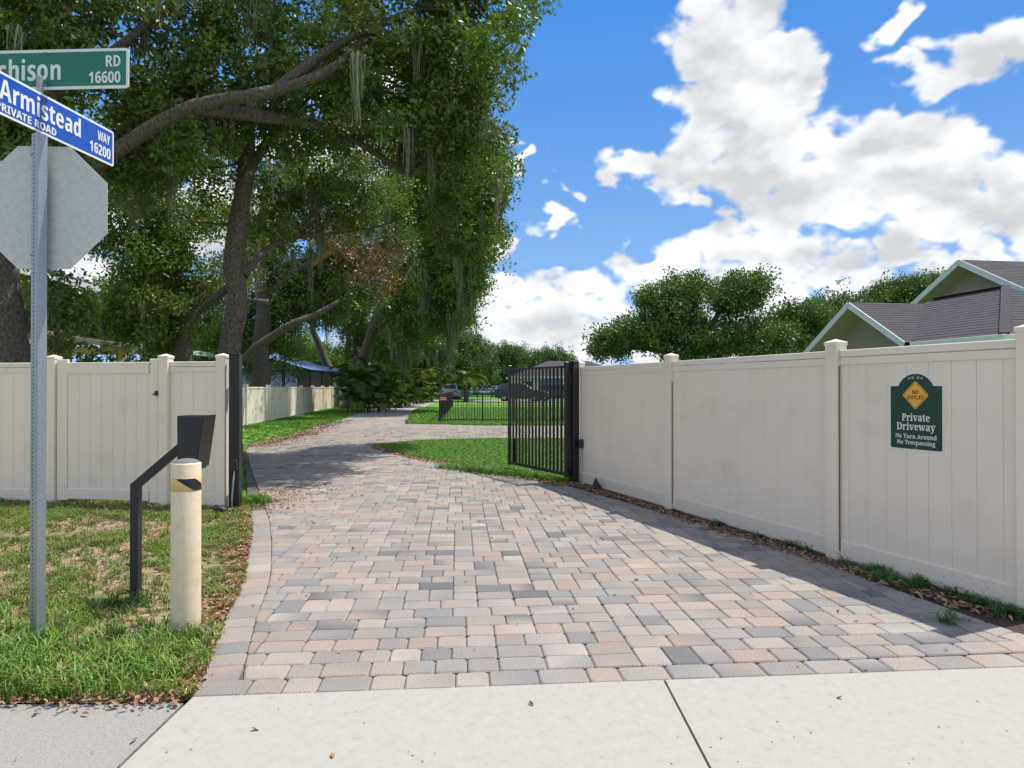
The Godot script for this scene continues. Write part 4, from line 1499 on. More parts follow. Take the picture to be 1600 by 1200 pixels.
	tree("oak_tree", "live oak with one long low limb above the pale panel fence", gr, d0, [
		[[d0, P(409, 590, 25), P(406, 545, 25), P(412, 480, 25), P(405, 380, 25.5), P(420, 280, 26)], 0.38, 0.16],
		[[P(383, 566, 24.0), P(398, 545, 24.0), P(431, 522, 24.0), P(462, 503, 24.0), P(492, 492, 24.4), P(530, 470, 25)], 0.2, 0.08],
		[[P(412, 480, 25), P(450, 430, 25.2), P(510, 400, 25.6), P(580, 360, 26)], 0.2, 0.07],
		[[P(406, 420, 25.2), P(440, 340, 25.6), P(500, 280, 26), P(560, 240, 26.5)], 0.2, 0.07],
	], [
		[P(470, 300, 26), Vector3(3.0, 2.0, 1.8), 48], [P(430, 420, 25.6), Vector3(2.2, 2.0, 1.5), 36], [P(560, 330, 27), Vector3(2.2, 2.2, 1.6), 48], [P(540, 440, 27), Vector3(2.0, 1.4, 1.6), 54],
		[P(420, 540, 26.5), Vector3(1.6, 1.0, 1.0), 16], [P(350, 520, 26.5), Vector3(1.9, 1.3, 1.0), 40], [P(460, 480, 26.5), Vector3(1.6, 0.8, 1.0), 50],
	], {"moss": 0.2, "per": 14, "size": 0.58, "mesh": clump_m, "scale": 0.9, "thin": 0.65, "reach": 5.0, "moss_len": 1.4, "moss_wide": 1.4})
	# E, F, G: farther oaks whose moss curtains hang over the palms
	for e in [
		["live oak with a pale forked trunk at the end of the panel fence", Vector3(-12.35, 0.3, -50.0), [[545, 600, 50], [530, 592, 50], [512, 572, 50], [498, 537, 49.8], [488, 505, 49.5], [500, 440, 49]], [[[540, 597, 50], [541, 560, 50], [550, 500, 50], [580, 430, 50]]],
			[[[570, 480, 46], [3.6, 2.6, 2.4], 55], [[620, 400, 44], [3.6, 3.4, 2.6], 70], [[660, 470, 43], [3.0, 3.0, 2.4], 80], [[600, 540, 47], [3.2, 1.6, 2.4], 44], [[520, 430, 47], [2.6, 2.6, 2.0], 30]]],
		["tall live oak leaning over the drive above the palm hedge", Vector3(-9.3, 0.3, -38.0), [[546, 606, 38], [575, 540, 38], [600, 470, 37], [640, 400, 36], [680, 320, 35]], [[[600, 470, 37], [660, 440, 36], [720, 400, 35]], [[640, 400, 36], [640, 330, 35], [620, 250, 34]]],
			[[[690, 330, 33], [3.0, 3.0, 2.0], 80], [[740, 400, 33], [1.7, 2.2, 1.8], 64], [[640, 270, 33], [3.0, 2.4, 2.0], 64], [[700, 450, 34], [2.0, 2.2, 1.8], 62], [[640, 480, 36], [2.6, 2.0, 1.8], 48], [[750, 250, 31], [1.5, 2.0, 1.6], 48]]],
		["distant live oak with long moss beside the far bend of the drive", Vector3(-9.5, 0.3, -62.0), [[640, 625, 62], [650, 580, 62], [665, 530, 61], [690, 480, 60]], [[[665, 530, 61], [700, 510, 60], [720, 480, 60]]],
			[[[660, 540, 60], [3.0, 2.6, 2.4], 150], [[690, 500, 58], [2.6, 2.6, 2.4], 150], [[625, 545, 60], [3.0, 2.4, 2.4], 100], [[690, 560, 60], [1.5, 1.6, 1.6], 60]]],
	]:
		var limbs := []
		var main := []
		for q in e[2]: main.append(P(q[0], q[1], q[2]))
		main[0] = Vector3(e[1].x, 0.25, e[1].z) if absf(main[0].x - e[1].x) < 1.5 else main[0]
		limbs.append([main, 0.45, 0.14])
		for l in e[3]:
			var pts := []
			for q in l: pts.append(P(q[0], q[1], q[2]))
			limbs.append([pts, 0.25, 0.08])
		var blobs := []
		for bl in e[4]: blobs.append([P(bl[0][0], bl[0][1], bl[0][2]), Vector3(bl[1][0], bl[1][1], bl[1][2]), bl[2]])
		tree("oak_tree", e[0], gr, e[1], limbs, blobs, {"moss": 0.26, "per": 14, "size": 0.75, "mesh": clump_m, "scale": 1.15, "thin": 0.7, "moss_len": 2.3, "moss_wide": 2.2, "twigs": 0.4, "floor": 2.2, "color": Color(0.125, 0.21, 0.045), "reach": 6.0})
	make_dead_branch()
	# trees right of the drive and far off
	var k := {"prune": false, "per": 10, "size": 0.42, "mesh": clump_m, "scale": 0.75, "color": Color(0.085, 0.165, 0.04), "floor": 1.0, "thin": 1.55}
	var r0 := Vector3(6.9, 0.3, -26.0)
	tree("oak_tree", "broad dark green oak showing above the right cream fence", "trees beyond the right fence", r0, [
		[[r0, P(1075, 570, 26), P(1080, 530, 26), P(1070, 480, 26)], 0.28, 0.1],
		[[P(1078, 555, 26), P(1110, 510, 26), P(1140, 460, 26), P(1150, 430, 26)], 0.16, 0.04], [[P(1075, 545, 26), P(1030, 510, 26), P(1000, 480, 26)], 0.14, 0.04], [[P(1075, 560, 26), P(1010, 545, 26), P(950, 545, 26)], 0.13, 0.04], [[P(1090, 560, 26), P(1120, 530, 26), P(1190, 510, 26)], 0.13, 0.04],
	], [
		[P(1050, 500, 26), Vector3(1.3, 1.1, 1.6), 34], [P(1068, 458, 26), Vector3(0.9, 0.7, 1.1), 24], [P(1150, 462, 26), Vector3(0.9, 0.9, 1.1), 30], [P(1022, 470, 26), Vector3(0.6, 0.5, 0.8), 12], [P(1000, 518, 26), Vector3(1.2, 0.65, 1.4), 34],
		[P(955, 540, 26), Vector3(0.8, 0.45, 1.2), 22], [P(1100, 535, 26), Vector3(2.2, 0.7, 1.5), 52], [P(1185, 530, 26.5), Vector3(1.3, 0.7, 1.3), 34], [P(1185, 448, 26), Vector3(0.35, 0.35, 0.6), 6],
	], k)
	k["thin"] = 1.1; k["size"] = 0.8; k["scale"] = 1.15; k["color"] = Color(0.07, 0.14, 0.028)
	for e in [[Vector3(15.2, 0.3, -36.0), [[1240, 510, 36, 1.2, 1.3, 34], [1260, 540, 37, 2.0, 1.4, 54], [1215, 545, 35, 1.2, 1.0, 34], [1262, 500, 36, 0.8, 0.6, 12]], "round bushy tree between the oak and the gabled house"],
			[Vector3(22.5, 0.3, -44.0), [[1320, 500, 43, 2.4, 1.5, 80], [1360, 530, 42, 2.6, 1.8, 80], [1300, 535, 43, 2.2, 1.4, 60]], "dense green tree behind the lower gable of the house"],
			[Vector3(27.5, 0.3, -46.0), [[1400, 490, 46, 2.8, 1.9, 90], [1450, 480, 46, 2.6, 1.9, 80], [1470, 452, 46, 1.2, 0.8, 20], [1405, 455, 46, 1.6, 0.8, 26]], "tall green tree behind the upper gable of the house"]]:
		var bl := []
		var g: Vector3 = e[0]
		for q in e[1]: bl.append([P(q[0], q[1], q[2]), Vector3(q[3], q[4], 1.8), q[5]])
		var q0: Vector3 = bl[0][0]
		tree("broadleaf_tree", e[2], "trees beyond the right fence", g, [[[g, g + Vector3(0.1, 1.6, 0), q0], 0.25, 0.08], [[g + Vector3(0.1, 1.6, 0), bl[1][0]], 0.14, 0.05], [[g + Vector3(0.1, 1.6, 0), bl[2][0]], 0.14, 0.05]], bl, k)
	# far end of the drive
	k["scale"] = 1.0; k["size"] = 1.3; k["mesh"] = clump_l; k["color"] = Color(0.042, 0.095, 0.018); k["per"] = 9; k["twigs"] = 0.2
	for e in [[Vector3(-6.0, 0.3, -72.0), [[722, 560, 72, 2.4, 2.2, 90], [740, 580, 70, 1.8, 1.6, 60], [708, 585, 72, 1.6, 1.4, 50], [730, 540, 72, 1.4, 1.0, 36]], "dark rounded tree where the drive disappears"],
			[Vector3(-5.2, 0.3, -120.0), [[760, 565, 120, 3.0, 2.8, 60], [765, 590, 120, 3.4, 1.6, 50]], "far slender tree left in the row across the lawn"],
			[Vector3(-1.0, 0.3, -120.0), [[795, 560, 120, 2.6, 2.8, 55], [800, 590, 120, 3.4, 1.6, 50]], "far airy tree in the middle of the row across the lawn"],
			[Vector3(2.8, 0.3, -125.0), [[824, 566, 125, 1.4, 3.0, 30], [822, 592, 125, 2.0, 1.4, 26]], "far narrow tree in the row across the lawn"],
			[Vector3(6.4, 0.3, -110.0), [[862, 566, 110, 3.4, 2.2, 90], [850, 588, 110, 3.0, 1.6, 60], [882, 585, 110, 3.0, 1.8, 60]], "far broad tree at the end of the row across the lawn"],
			[Vector3(-3.0, 0.3, -135.0), [[780, 588, 135, 6.0, 2.0, 90], [835, 590, 135, 6.0, 1.8, 80]], "low dark thicket behind the far row of trees"],
			[Vector3(-20.0, 0.3, -36.0), [[150, 510, 36, 3.0, 1.4, 80], [215, 500, 36, 2.4, 1.6, 80], [120, 540, 34, 2.0, 1.2, 60]], "bright green tree beside the tan house"],
			[Vector3(-24.0, 0.3, -70.0), [[440, 545, 70, 4.0, 2.4, 110], [500, 565, 72, 4.0, 2.0, 100], [380, 550, 70, 4.0, 2.4, 80], [320, 560, 70, 4.0, 2.0, 70]], "far leafy tree behind the pool enclosure"]]:
		var bl := []
		var g: Vector3 = e[0]
		for q in e[1]: bl.append([P(q[0], q[1], q[2]), Vector3(q[3], q[4], 2.0), q[5]])
		k["color"] = Color(0.10, 0.20, 0.03) if g.x < -15.0 else Color(0.065, 0.135, 0.03)
		k["prune"] = g.x < -15.0
		k["thin"] = 0.5 if g.x < -15.0 else 1.0
		tree("broadleaf_tree", e[2], "distant trees", g, [[[g, g + Vector3(0, 1.5, 0), bl[0][0]], 0.24, 0.08]], bl, k)

func make_dead_branch() -> void:
	var t := thing("broken_branch", "broken pale dead branch with brown leaves caught in the oak crown", "branch", P(520, 385, 22.0))
	var mb := MB.new(true)
	var sp := smooth_path([P(486, 380, 22), P(510, 364, 21.8), P(535, 358, 21.6), P(560, 348, 21.6)], 0.085, 0.05, 0.2)
	mb.tube(sp[0], sp[1], 8)
	part(mb, "bare_limb", M.dead, t)
	mb = MB.new(true)
	sp = smooth_path([P(486, 416, 21.8), P(503, 402, 21.7), P(520, 388, 21.6), P(514, 376, 21.6)], 0.05, 0.09, 0.15)
	mb.tube(sp[0], sp[1], 7)
	part(mb, "torn_limb", M.torn, t)
	mb = MB.new(true)
	for i in 90:
		var a := P(rng.randf_range(490, 560), rng.randf_range(340, 372), rng.randf_range(21.4, 22.2))
		var d := Vector3(rng.randfn(), rng.randfn() * 0.5 + 0.2, rng.randfn()).normalized() * rng.randf_range(0.3, 0.9)
		mb.tube([a, a + d * 0.5 + Vector3(0, 0.05, 0), a + d], [0.014, 0.010, 0.004], 4, false)
	part(mb, "twigs", M.dead, t).set_meta("kind", "stuff")
	var it := []
	var co := []
	for i in 120:
		var along := rng.randf()
		var q := P(530 + along * 85 + rng.randfn() * 12, 372 + along * 60 + rng.randfn() * 20, rng.randf_range(20.6, 25.0))
		it.append(Transform3D(Basis.from_euler(Vector3(rng.randf() * TAU, rng.randf() * TAU, 0)).scaled(Vector3.ONE * rng.randf_range(0.5, 0.95)), q))
		var v := rng.randf_range(0.6, 1.3)
		co.append(Color(0.15 * v, 0.075 * v, 0.045 * v))
	scatter("brown_leaves", clump_m, M.leaf, it, t, co).set_meta("kind", "stuff")

# ---------------------------------------------------------------- palms
func frond_mesh(L: float, droop: float, leaflets: int, lw: float, seed_: int) -> Mesh:     # along +x, arching
	var r := RandomNumberGenerator.new()
	r.seed = seed_
	var mb := MB.new()
	var pts := []
	for i in 9:
		var t := i / 8.0
		pts.append(Vector3(L * t * (1.0 - 0.25 * t * droop), L * (0.9 * t - (0.35 + droop) * t * t), 0))
	for i in 8:
		var w := 0.012 * (1.0 - i / 9.0)
		mb.quad(pts[i] + Vector3(0, 0, -w), pts[i] + Vector3(0, 0, w), pts[i + 1] + Vector3(0, 0, w), pts[i + 1] + Vector3(0, 0, -w))
	for i in leaflets:
		var t := 0.18 + 0.8 * float(i) / leaflets
		var f := t * 8.0
		var k := mini(int(f), 7)
		var p: Vector3 = pts[k].lerp(pts[k + 1], f - k)
		var d: Vector3 = (pts[k + 1] - pts[k]).normalized()
		var ll := L * 0.36 * sin(PI * clampf(t * 0.85 + 0.12, 0, 1)) * r.randf_range(0.85, 1.1)
		for s in [-1.0, 1.0]:
			var v := r.randf_range(0.8, 1.2)
			mb.col = Color(v, v, v)
			var e: Vector3 = (d * 0.7 + Vector3(0, 0.18, s * 0.9)).normalized()
			var m := p + e * ll * 0.5
			var tip := p + e * ll + Vector3(0, -ll * 0.35, 0)
			var w := d * lw
			mb.tri(p, m + w, tip)
			mb.tri(p, tip, m - w)
	return mb.mesh()

func make_palms() -> void:
	rng.seed = 31
	var fr := frond_mesh(1.45, 0.6, 26, 0.013, 5)
	var gr := "palm clumps hedging the left edge of the drive"
	var bushes := [[562, 644, 3.0, 0, "tall dark areca palm clump beside the panel fence end"], [584, 643, 3.1, 0, "leafy areca palm clump in front of the oak trunk"], [603, 640, 2.9, 0, "areca palm clump with arching fronds at the drive edge"], [620, 637, 2.8, 0, "areca palm clump in the middle of the hedge"],
		[638, 634, 3.0, 1, "yellowing areca palm clump in the hedge"], [652, 631, 3.2, 1, "golden areca palm clump at the far end of the hedge"], [664, 629, 3.4, 1, "bright yellow green areca palm clump ending the hedge"], [674, 627, 3.2, 1, "small yellow areca palm clump near the far bend"], [556, 636, 3.0, 0, "areca palm clump pressed against the panel fence"]]
	for b in bushes:
		var g := G(b[0], b[1])
		var t := thing("areca_palm", b[4], "palm", on(g), gr)
		var items := []
		var cols := []
		var hgt_: float = b[2] * 1.05
		for i in 60:
			var yaw := rng.randf() * TAU
			var y := hgt_ * rng.randf_range(0.0, 0.62)
			var s := rng.randf_range(0.6, 1.05) * hgt_ / 2.9
			var bs := Basis(Vector3.UP, yaw) * Basis(Vector3.BACK, rng.randf_range(-0.1, 0.75))
			items.append(Transform3D(bs.scaled(Vector3.ONE * s), on(g, y) + Vector3(rng.randfn() * 0.32, 0, rng.randfn() * 0.32)))
			var v := rng.randf_range(0.65, 1.25)
			var yel: bool = b[3] == 1 and rng.randf() < 0.4
			cols.append(Color(0.25 * v, 0.25 * v, 0.05 * v) if yel else Color(0.135 * v, 0.245 * v, 0.045 * v))
		scatter("fronds", fr, M.leaf, items, t, cols).set_meta("kind", "stuff")
		var mb := MB.new(true)
		for i in 12:
			var p := on(g) + Vector3(rng.randfn() * 0.25, -0.05, rng.randfn() * 0.25)
			mb.tube([p, p + Vector3(rng.randfn() * 0.12, hgt_ * 0.5, rng.randfn() * 0.12)], [0.03, 0.02], 5, false)
		part(mb, "stems", M.bark, t)
	# single palm on the far lawn
	var p0 := Vector2(-3.95, 57.0)
	var t := thing("palm_tree", "small palm with a short trunk on the far lawn", "palm", on(p0))
	var mb := MB.new(true)
	mb.tube([on(p0, -0.05), on(p0, 0.7), on(p0, 1.5)], [0.22, 0.19, 0.15], 10)
	part(mb, "trunk", M.bark, t)
	var big := frond_mesh(2.4, 0.7, 24, 0.03, 8)
	for i in 15:
		var v := rng.randf_range(0.8, 1.3)
		var bs := Basis(Vector3.UP, i * 2.4) * Basis(Vector3.BACK, rng.randf_range(0.0, 0.75))
		var f := scatter("frond", big, M.leaf, [Transform3D(bs, on(p0, 1.5))], t, [Color(0.12 * v, 0.17 * v, 0.03 * v)])
		f.name = "frond" if i == 0 else "frond_%03d" % i
	# agave at the fence end
	var ag := G(545, 637)
	var a := thing("agave_plant", "spiky agave plant at the end of the panel fence", "plant", on(ag))
	mb = MB.new()
	for i in 16:
		var yaw := i * 2.4
		var d := Vector3(cos(yaw), 0.7 + rng.randf() * 0.9, sin(yaw)).normalized()
		var s := Vector3(-sin(yaw), 0, cos(yaw)) * 0.06
		var q := on(ag)
		mb.tri(q - s, q + s, q + d * 1.0)
	var lf := part(mb, "leaves", mat(lin(0.07, 0.13, 0.06), 0.6), a)
	lf.set_meta("kind", "stuff")

# ---------------------------------------------------------------- ground cover
func make_cover() -> void:
	rng.seed = 91
	var nz := FastNoiseLite.new()
	nz.seed = 3; nz.frequency = 0.9; nz.fractal_octaves = 3
	var short := tuft(9, 0.035, 0.075, 0.006, 0.9, 1)
	var tall := tuft(9, 0.03, 0.15, 0.007, 0.8, 2)
	var lawn := tuft(12, 0.07, 0.05, 0.008, 0.7, 3)
	var it := []; var co := []; var it2 := []; var co2 := []
	for i in 42000:
		var p := Vector2(rng.randf_range(-7.2, -1.5), rng.randf_range(3.15, 9.0))
		if not Geometry2D.is_point_in_polygon(p, verge):
			continue
		var px := 800.0 + p.x / p.y * F
		if px < -160.0: continue
		var n := nz.get_noise_2d(p.x, p.y)
		var front := smoothstep(4.5, 3.5, p.y)
		var keep := 0.22 + 0.9 * smoothstep(-0.12, 0.30, n) + front * 0.9
		if p.y > 7.6: keep += 0.25
		if rng.randf() > keep * 0.5: continue
		var s := rng.randf_range(0.6, 1.25)
		var t := Transform3D(Basis(Vector3.UP, rng.randf() * TAU).scaled(Vector3(s, s * rng.randf_range(0.7, 1.2), s)), on(p, -0.012))
		var v := rng.randf_range(0.7, 1.3)
		var dry := rng.randf() < 0.24 - front * 0.16
		var c := Color(0.3 * v, 0.25 * v, 0.12 * v) if dry else Color(0.15 * v * rng.randf_range(0.8, 1.35), 0.28 * v, 0.035 * v)
		if rng.randf() < front * 0.75:
			it2.append(t); co2.append(c)
		else:
			it.append(t); co.append(c)
	for b in [Vector2(-2.013, 4.05), Vector2(-2.83, 3.95), Vector2(-2.65, 4.65)]:
		for i in 26:
			var p: Vector2 = b + Vector2(rng.randfn() * 0.09, rng.randfn() * 0.06 - 0.05)
			it2.append(Transform3D(Basis(Vector3.UP, rng.randf() * TAU).scaled(Vector3.ONE * rng.randf_range(0.6, 1.0)), on(p, -0.01)))
			co2.append(Color(0.08, 0.19, 0.02))
	for m in [[it, co, short, "short_grass", "thin short grass on the worn verge"], [it2, co2, tall, "tall_grass", "longer grass tufts along the sidewalk edge"]]:
		tag(scatter(m[3], m[2], M.blade, m[0], self, m[1]), m[4], "grass", "", "stuff")
	# mown lawns
	it = []; co = []
	for l in [[island, 46000, -4.0, 3.4, 11.0, 17.8, 1.0], [left_lawn, 12000, -11.0, -3.0, 8.8, 40.0, 1.3], [far_lawn, 24000, -7.0, 5.5, 20.5, 40.0, 1.6]]:
		for i in l[1]:
			var p := Vector2(rng.randf_range(l[2], l[3]), rng.randf_range(l[4], l[5]))
			if not Geometry2D.is_point_in_polygon(p, l[0]): continue
			var s: float = l[6] * rng.randf_range(0.7, 1.25)
			it.append(Transform3D(Basis(Vector3.UP, rng.randf() * TAU).scaled(Vector3(s, s, s)), on(p, -0.012)))
			var v := rng.randf_range(0.75, 1.25)
			co.append(Color(0.125 * v * rng.randf_range(0.8, 1.3), 0.30 * v, 0.025 * v))
	tag(scatter("mown_grass", lawn, M.blade, it, self, co), "short bright green mown grass of the inner lawns", "grass", "", "stuff")
	# grass growing up round the open gate and at the left gate foot
	it = []; co = []
	for i in 900:
		var f := rng.randf()
		var p := Vector2(0.9, 10.4).lerp(Vector2(-1.3, 12.2), f) + Vector2(rng.randfn() * 0.1, rng.randfn() * 0.12 + 0.25)
		if i % 3 == 0:
			p = Vector2(-3.42, 8.72) + Vector2(rng.randfn() * 0.09, rng.randfn() * 0.13)
		var s := rng.randf_range(0.5, 1.0)
		it.append(Transform3D(Basis(Vector3.UP, rng.randf() * TAU).scaled(Vector3.ONE * s), on(p, -0.012)))
		var v := rng.randf_range(0.75, 1.3)
		co.append(Color(0.1 * v, 0.23 * v, 0.02 * v))
	tag(scatter("edge_grass", tall, M.blade, it, self, co), "uncut grass along the foot of the open gate", "grass", "", "stuff")
	# fallen oak leaves
	var lm := litter_mesh()
	it = []; co = []
	var drop := func(p: Vector2, s: float, up: float) -> void:
		var b := Basis(Vector3.UP, rng.randf() * TAU) * Basis(Vector3.RIGHT, rng.randfn() * 0.35) * Basis(Vector3.BACK, rng.randfn() * 0.3)
		it.append(Transform3D(b.scaled(Vector3.ONE * s), on(p, up)))
		var v := rng.randf_range(0.55, 1.25)
		var c := Color(0.33, 0.19, 0.105) if rng.randf() < 0.55 else (Color(0.42, 0.27, 0.16) if rng.randf() < 0.6 else Color(0.2, 0.1, 0.055))
		co.append(Color(c.r * v, c.g * v, c.b * v))
	for i in 9000:
		var p := Vector2(rng.randf_range(-7.0, -1.5), rng.randf_range(3.15, 8.8))
		if not Geometry2D.is_point_in_polygon(p, verge): continue
		if nz.get_noise_2d(p.x, p.y) > 0.22 and rng.randf() < 0.7: continue
		drop.call(p, rng.randf_range(0.03, 0.065), rng.randf_range(-0.005, 0.012))
	var le := outline([[297, 1087], [322, 1040], [352, 962], [370, 930], [382, 900], [390, 850], [392, 820], [389, 798]])
	for i in 2600:
		var k := rng.randi() % 7
		var p := le[k].lerp(le[k + 1], rng.randf()) + Vector2(-absf(rng.randfn()) * 0.13 + 0.015, 0)
		drop.call(p, rng.randf_range(0.03, 0.06), rng.randf_range(0.0, 0.03))
	for i in 900:
		drop.call(Vector2(rng.randf_range(-5.0, -1.58), 3.2 + rng.randfn() * 0.045), rng.randf_range(0.022, 0.048), rng.randf_range(0.0, 0.03))
	for i in 2300:
		var f := rng.randf()
		var p := (P1 + Vector2(-0.2, -0.05)).lerp(P4 + Vector2(-0.25, 0.0), f) + Vector2(rng.randfn() * 0.07, rng.randfn() * 0.05)
		drop.call(p, rng.randf_range(0.03, 0.06), rng.randf_range(-0.005, 0.01))
	var tip := outline([[585, 697], [617, 707], [650, 716], [725, 729], [800, 742], [884, 759]])
	for i in 1500:
		var k := rng.randi() % 5
		drop.call(tip[k].lerp(tip[k + 1], rng.randf()) + Vector2(rng.randfn() * 0.08, rng.randfn() * 0.1), rng.randf_range(0.035, 0.07), 0.012)
	var lf := outline([[383, 699], [447, 684], [480, 674], [535, 657]])
	for i in 1400:
		var k := rng.randi() % 3
		drop.call(lf[k].lerp(lf[k + 1], rng.randf()) + Vector2(rng.randfn() * 0.25 + 0.1, rng.randfn() * 0.2), rng.randf_range(0.05, 0.09), 0.01)
	for i in 170:      # stray leaves on the paving and the walk
		var p := Vector2(rng.randf_range(-4.5, 2.5), rng.randf_range(3.4, 16.0))
		if Geometry2D.is_point_in_polygon(p, drive):
			drop.call(p, rng.randf_range(0.02, 0.05), 0.006)
	for i in 500:
		var p := Vector2(-3.3, 8.3) + Vector2(absf(rng.randfn()) * 0.5 - 0.3, rng.randfn() * 0.7 + 0.6)
		drop.call(p, rng.randf_range(0.03, 0.06), 0.006)
	for i in 110:
		drop.call(Vector2(rng.randf_range(-3.4, 2.6), rng.randf_range(2.0, 3.2)), rng.randf_range(0.006, 0.017), 0.001)
	for q in [[135, 1115], [212, 1155], [400, 1140], [520, 1180], [830, 1100], [1310, 1090]]:
		drop.call(G(q[0], q[1]), 0.045, 0.004)
	tag(scatter("fallen_leaves", lm, M.litter, it, self, co), "brown fallen oak leaves along the drive edges", "leaves", "", "stuff")
	# weeds in the mulch bed
	it = []; co = []
	for w in [[1057, 795, 5], [1125, 818, 6], [1180, 836, 3], [1235, 842, 4], [1232, 850, 4], [1262, 858, 3], [1366, 893, 9], [1388, 905, 7], [1424, 915, 8], [1440, 912, 10], [1500, 925, 8], [1530, 938, 12], [1560, 935, 10], [1575, 955, 14], [1592, 945, 10], [1597, 962, 12], [1484, 972, 3], [1320, 880, 3]]:
		var g := G(w[0], w[1])
		for i in w[2] * 2:
			var p := g + Vector2(rng.randfn() * 0.05, rng.randfn() * 0.04)
			it.append(Transform3D(Basis(Vector3.UP, rng.randf() * TAU).scaled(Vector3(1.2, rng.randf_range(0.25, 0.75), 1.2)), on(p, -0.012)))
			var v := rng.randf_range(0.7, 1.3)
			co.append(Color(0.07 * v, 0.17 * v, 0.03 * v))
	tag(scatter("weeds", tall, M.blade, it, self, co), "green weeds sprouting in the mulch along the right fence", "weeds", "", "stuff")
	for w in [[1524, 925, 0.2], [1484, 975, 0.12]]:
		var g := G(w[0], w[1])
		var t := thing("weed_plant", "upright leafy weed at the foot of the right fence" if w[2] > 0.15 else "single weed growing between the shaded pavers", "weed", on(g))
		var mb := MB.new()
		mb.tube([on(g, -0.02), on(g, w[2])], [0.003, 0.0015], 5)
		part(mb, "stem", M.utility, t)
		mb = MB.new()
		for i in 34:
			var y: float = w[2] * (0.15 + 0.85 * i / 34.0)
			var yaw := i * 2.4
			var d := Vector3(cos(yaw), 0.45, sin(yaw)) * (0.06 - 0.035 * i / 34.0)
			var s := Vector3(-sin(yaw), 0, cos(yaw)) * 0.007
			mb.col = Color(0.07, 0.17, 0.035) * rng.randf_range(0.8, 1.3)
			var q := on(g, y)
			mb.tri(q, q + d * 0.5 + s, q + d); mb.tri(q, q + d, q + d * 0.5 - s)
		part(mb, "leaves", M.blade, t)

# ---------------------------------------------------------------- buildings
func V(x: float, Z: float, y: float) -> Vector3:
	return Vector3(x, y, -Z)

# a shingled slope: convex outline (counter-clockwise from above), courses laid up the slope
func roof_plane(mb: MB, poly: Array, course := 0.15, tab := 0.33) -> void:
	var n: Vector3 = (poly[1] - poly[0]).cross(poly[2] - poly[0]).normalized()
	if n.y < 0.0:
		n = -n
	var up := (Vector3.UP - n * n.y).normalized()
	var ac := up.cross(n).normalized()
	var o: Vector3 = poly[0]
	var flat := PackedVector2Array()
	var b0 := 1e9; var b1 := -1e9; var a0 := 1e9; var a1 := -1e9
	for p in poly:
		var q := Vector2((p - o).dot(ac), (p - o).dot(up))
		flat.append(q)
		a0 = minf(a0, q.x); a1 = maxf(a1, q.x); b0 = minf(b0, q.y); b1 = maxf(b1, q.y)
	var row := 0
	var b := b0
	while b < b1:
		var a := a0 - rng.randf() * tab
		while a < a1:
			var w := tab * rng.randf_range(0.6, 1.3)
			var cell := PackedVector2Array([Vector2(a, b), Vector2(a + w, b), Vector2(a + w, b + course), Vector2(a, b + course)])
			var lift := rng.randf_range(0.006, 0.010)
			var v := rng.randf_range(0.86, 1.12)
			mb.col = Color(v, v, v * rng.randf_range(0.98, 1.05))
			for piece in Geometry2D.intersect_polygons(flat, cell):
				var pts := []
				for q in piece:
					var f := clampf((q.y - b) / course, 0.0, 1.0)
					pts.append(o + ac * q.x + up * q.y + n * (lift * (1.0 - f) + 0.002))
				for k in range(1, pts.size() - 1):
					if (pts[k] - pts[0]).cross(pts[k + 1] - pts[0]).dot(n) > 0.0:
						mb.tri(pts[0], pts[k], pts[k + 1])
					else:
						mb.tri(pts[0], pts[k + 1], pts[k])
				for k in piece.size():
					var k2 := (k + 1) % piece.size()
					if absf(piece[k].y - b) < 1e-4 and absf(piece[k2].y - b) < 1e-4:
						mb.quad(pts[k] - n * (lift + 0.004), pts[k2] - n * (lift + 0.004), pts[k2], pts[k])
			a += w
		b += course
		row += 1

func beam(mb: MB, a: Vector3, b: Vector3, h: float, w: float, up := Vector3.UP) -> void:
	var x := (b - a).normalized()
	var z := x.cross(up).normalized()
	mb.box((a + b) * 0.5, Vector3(a.distance_to(b), h, w), 0.008, Basis(x, z.cross(x), z))

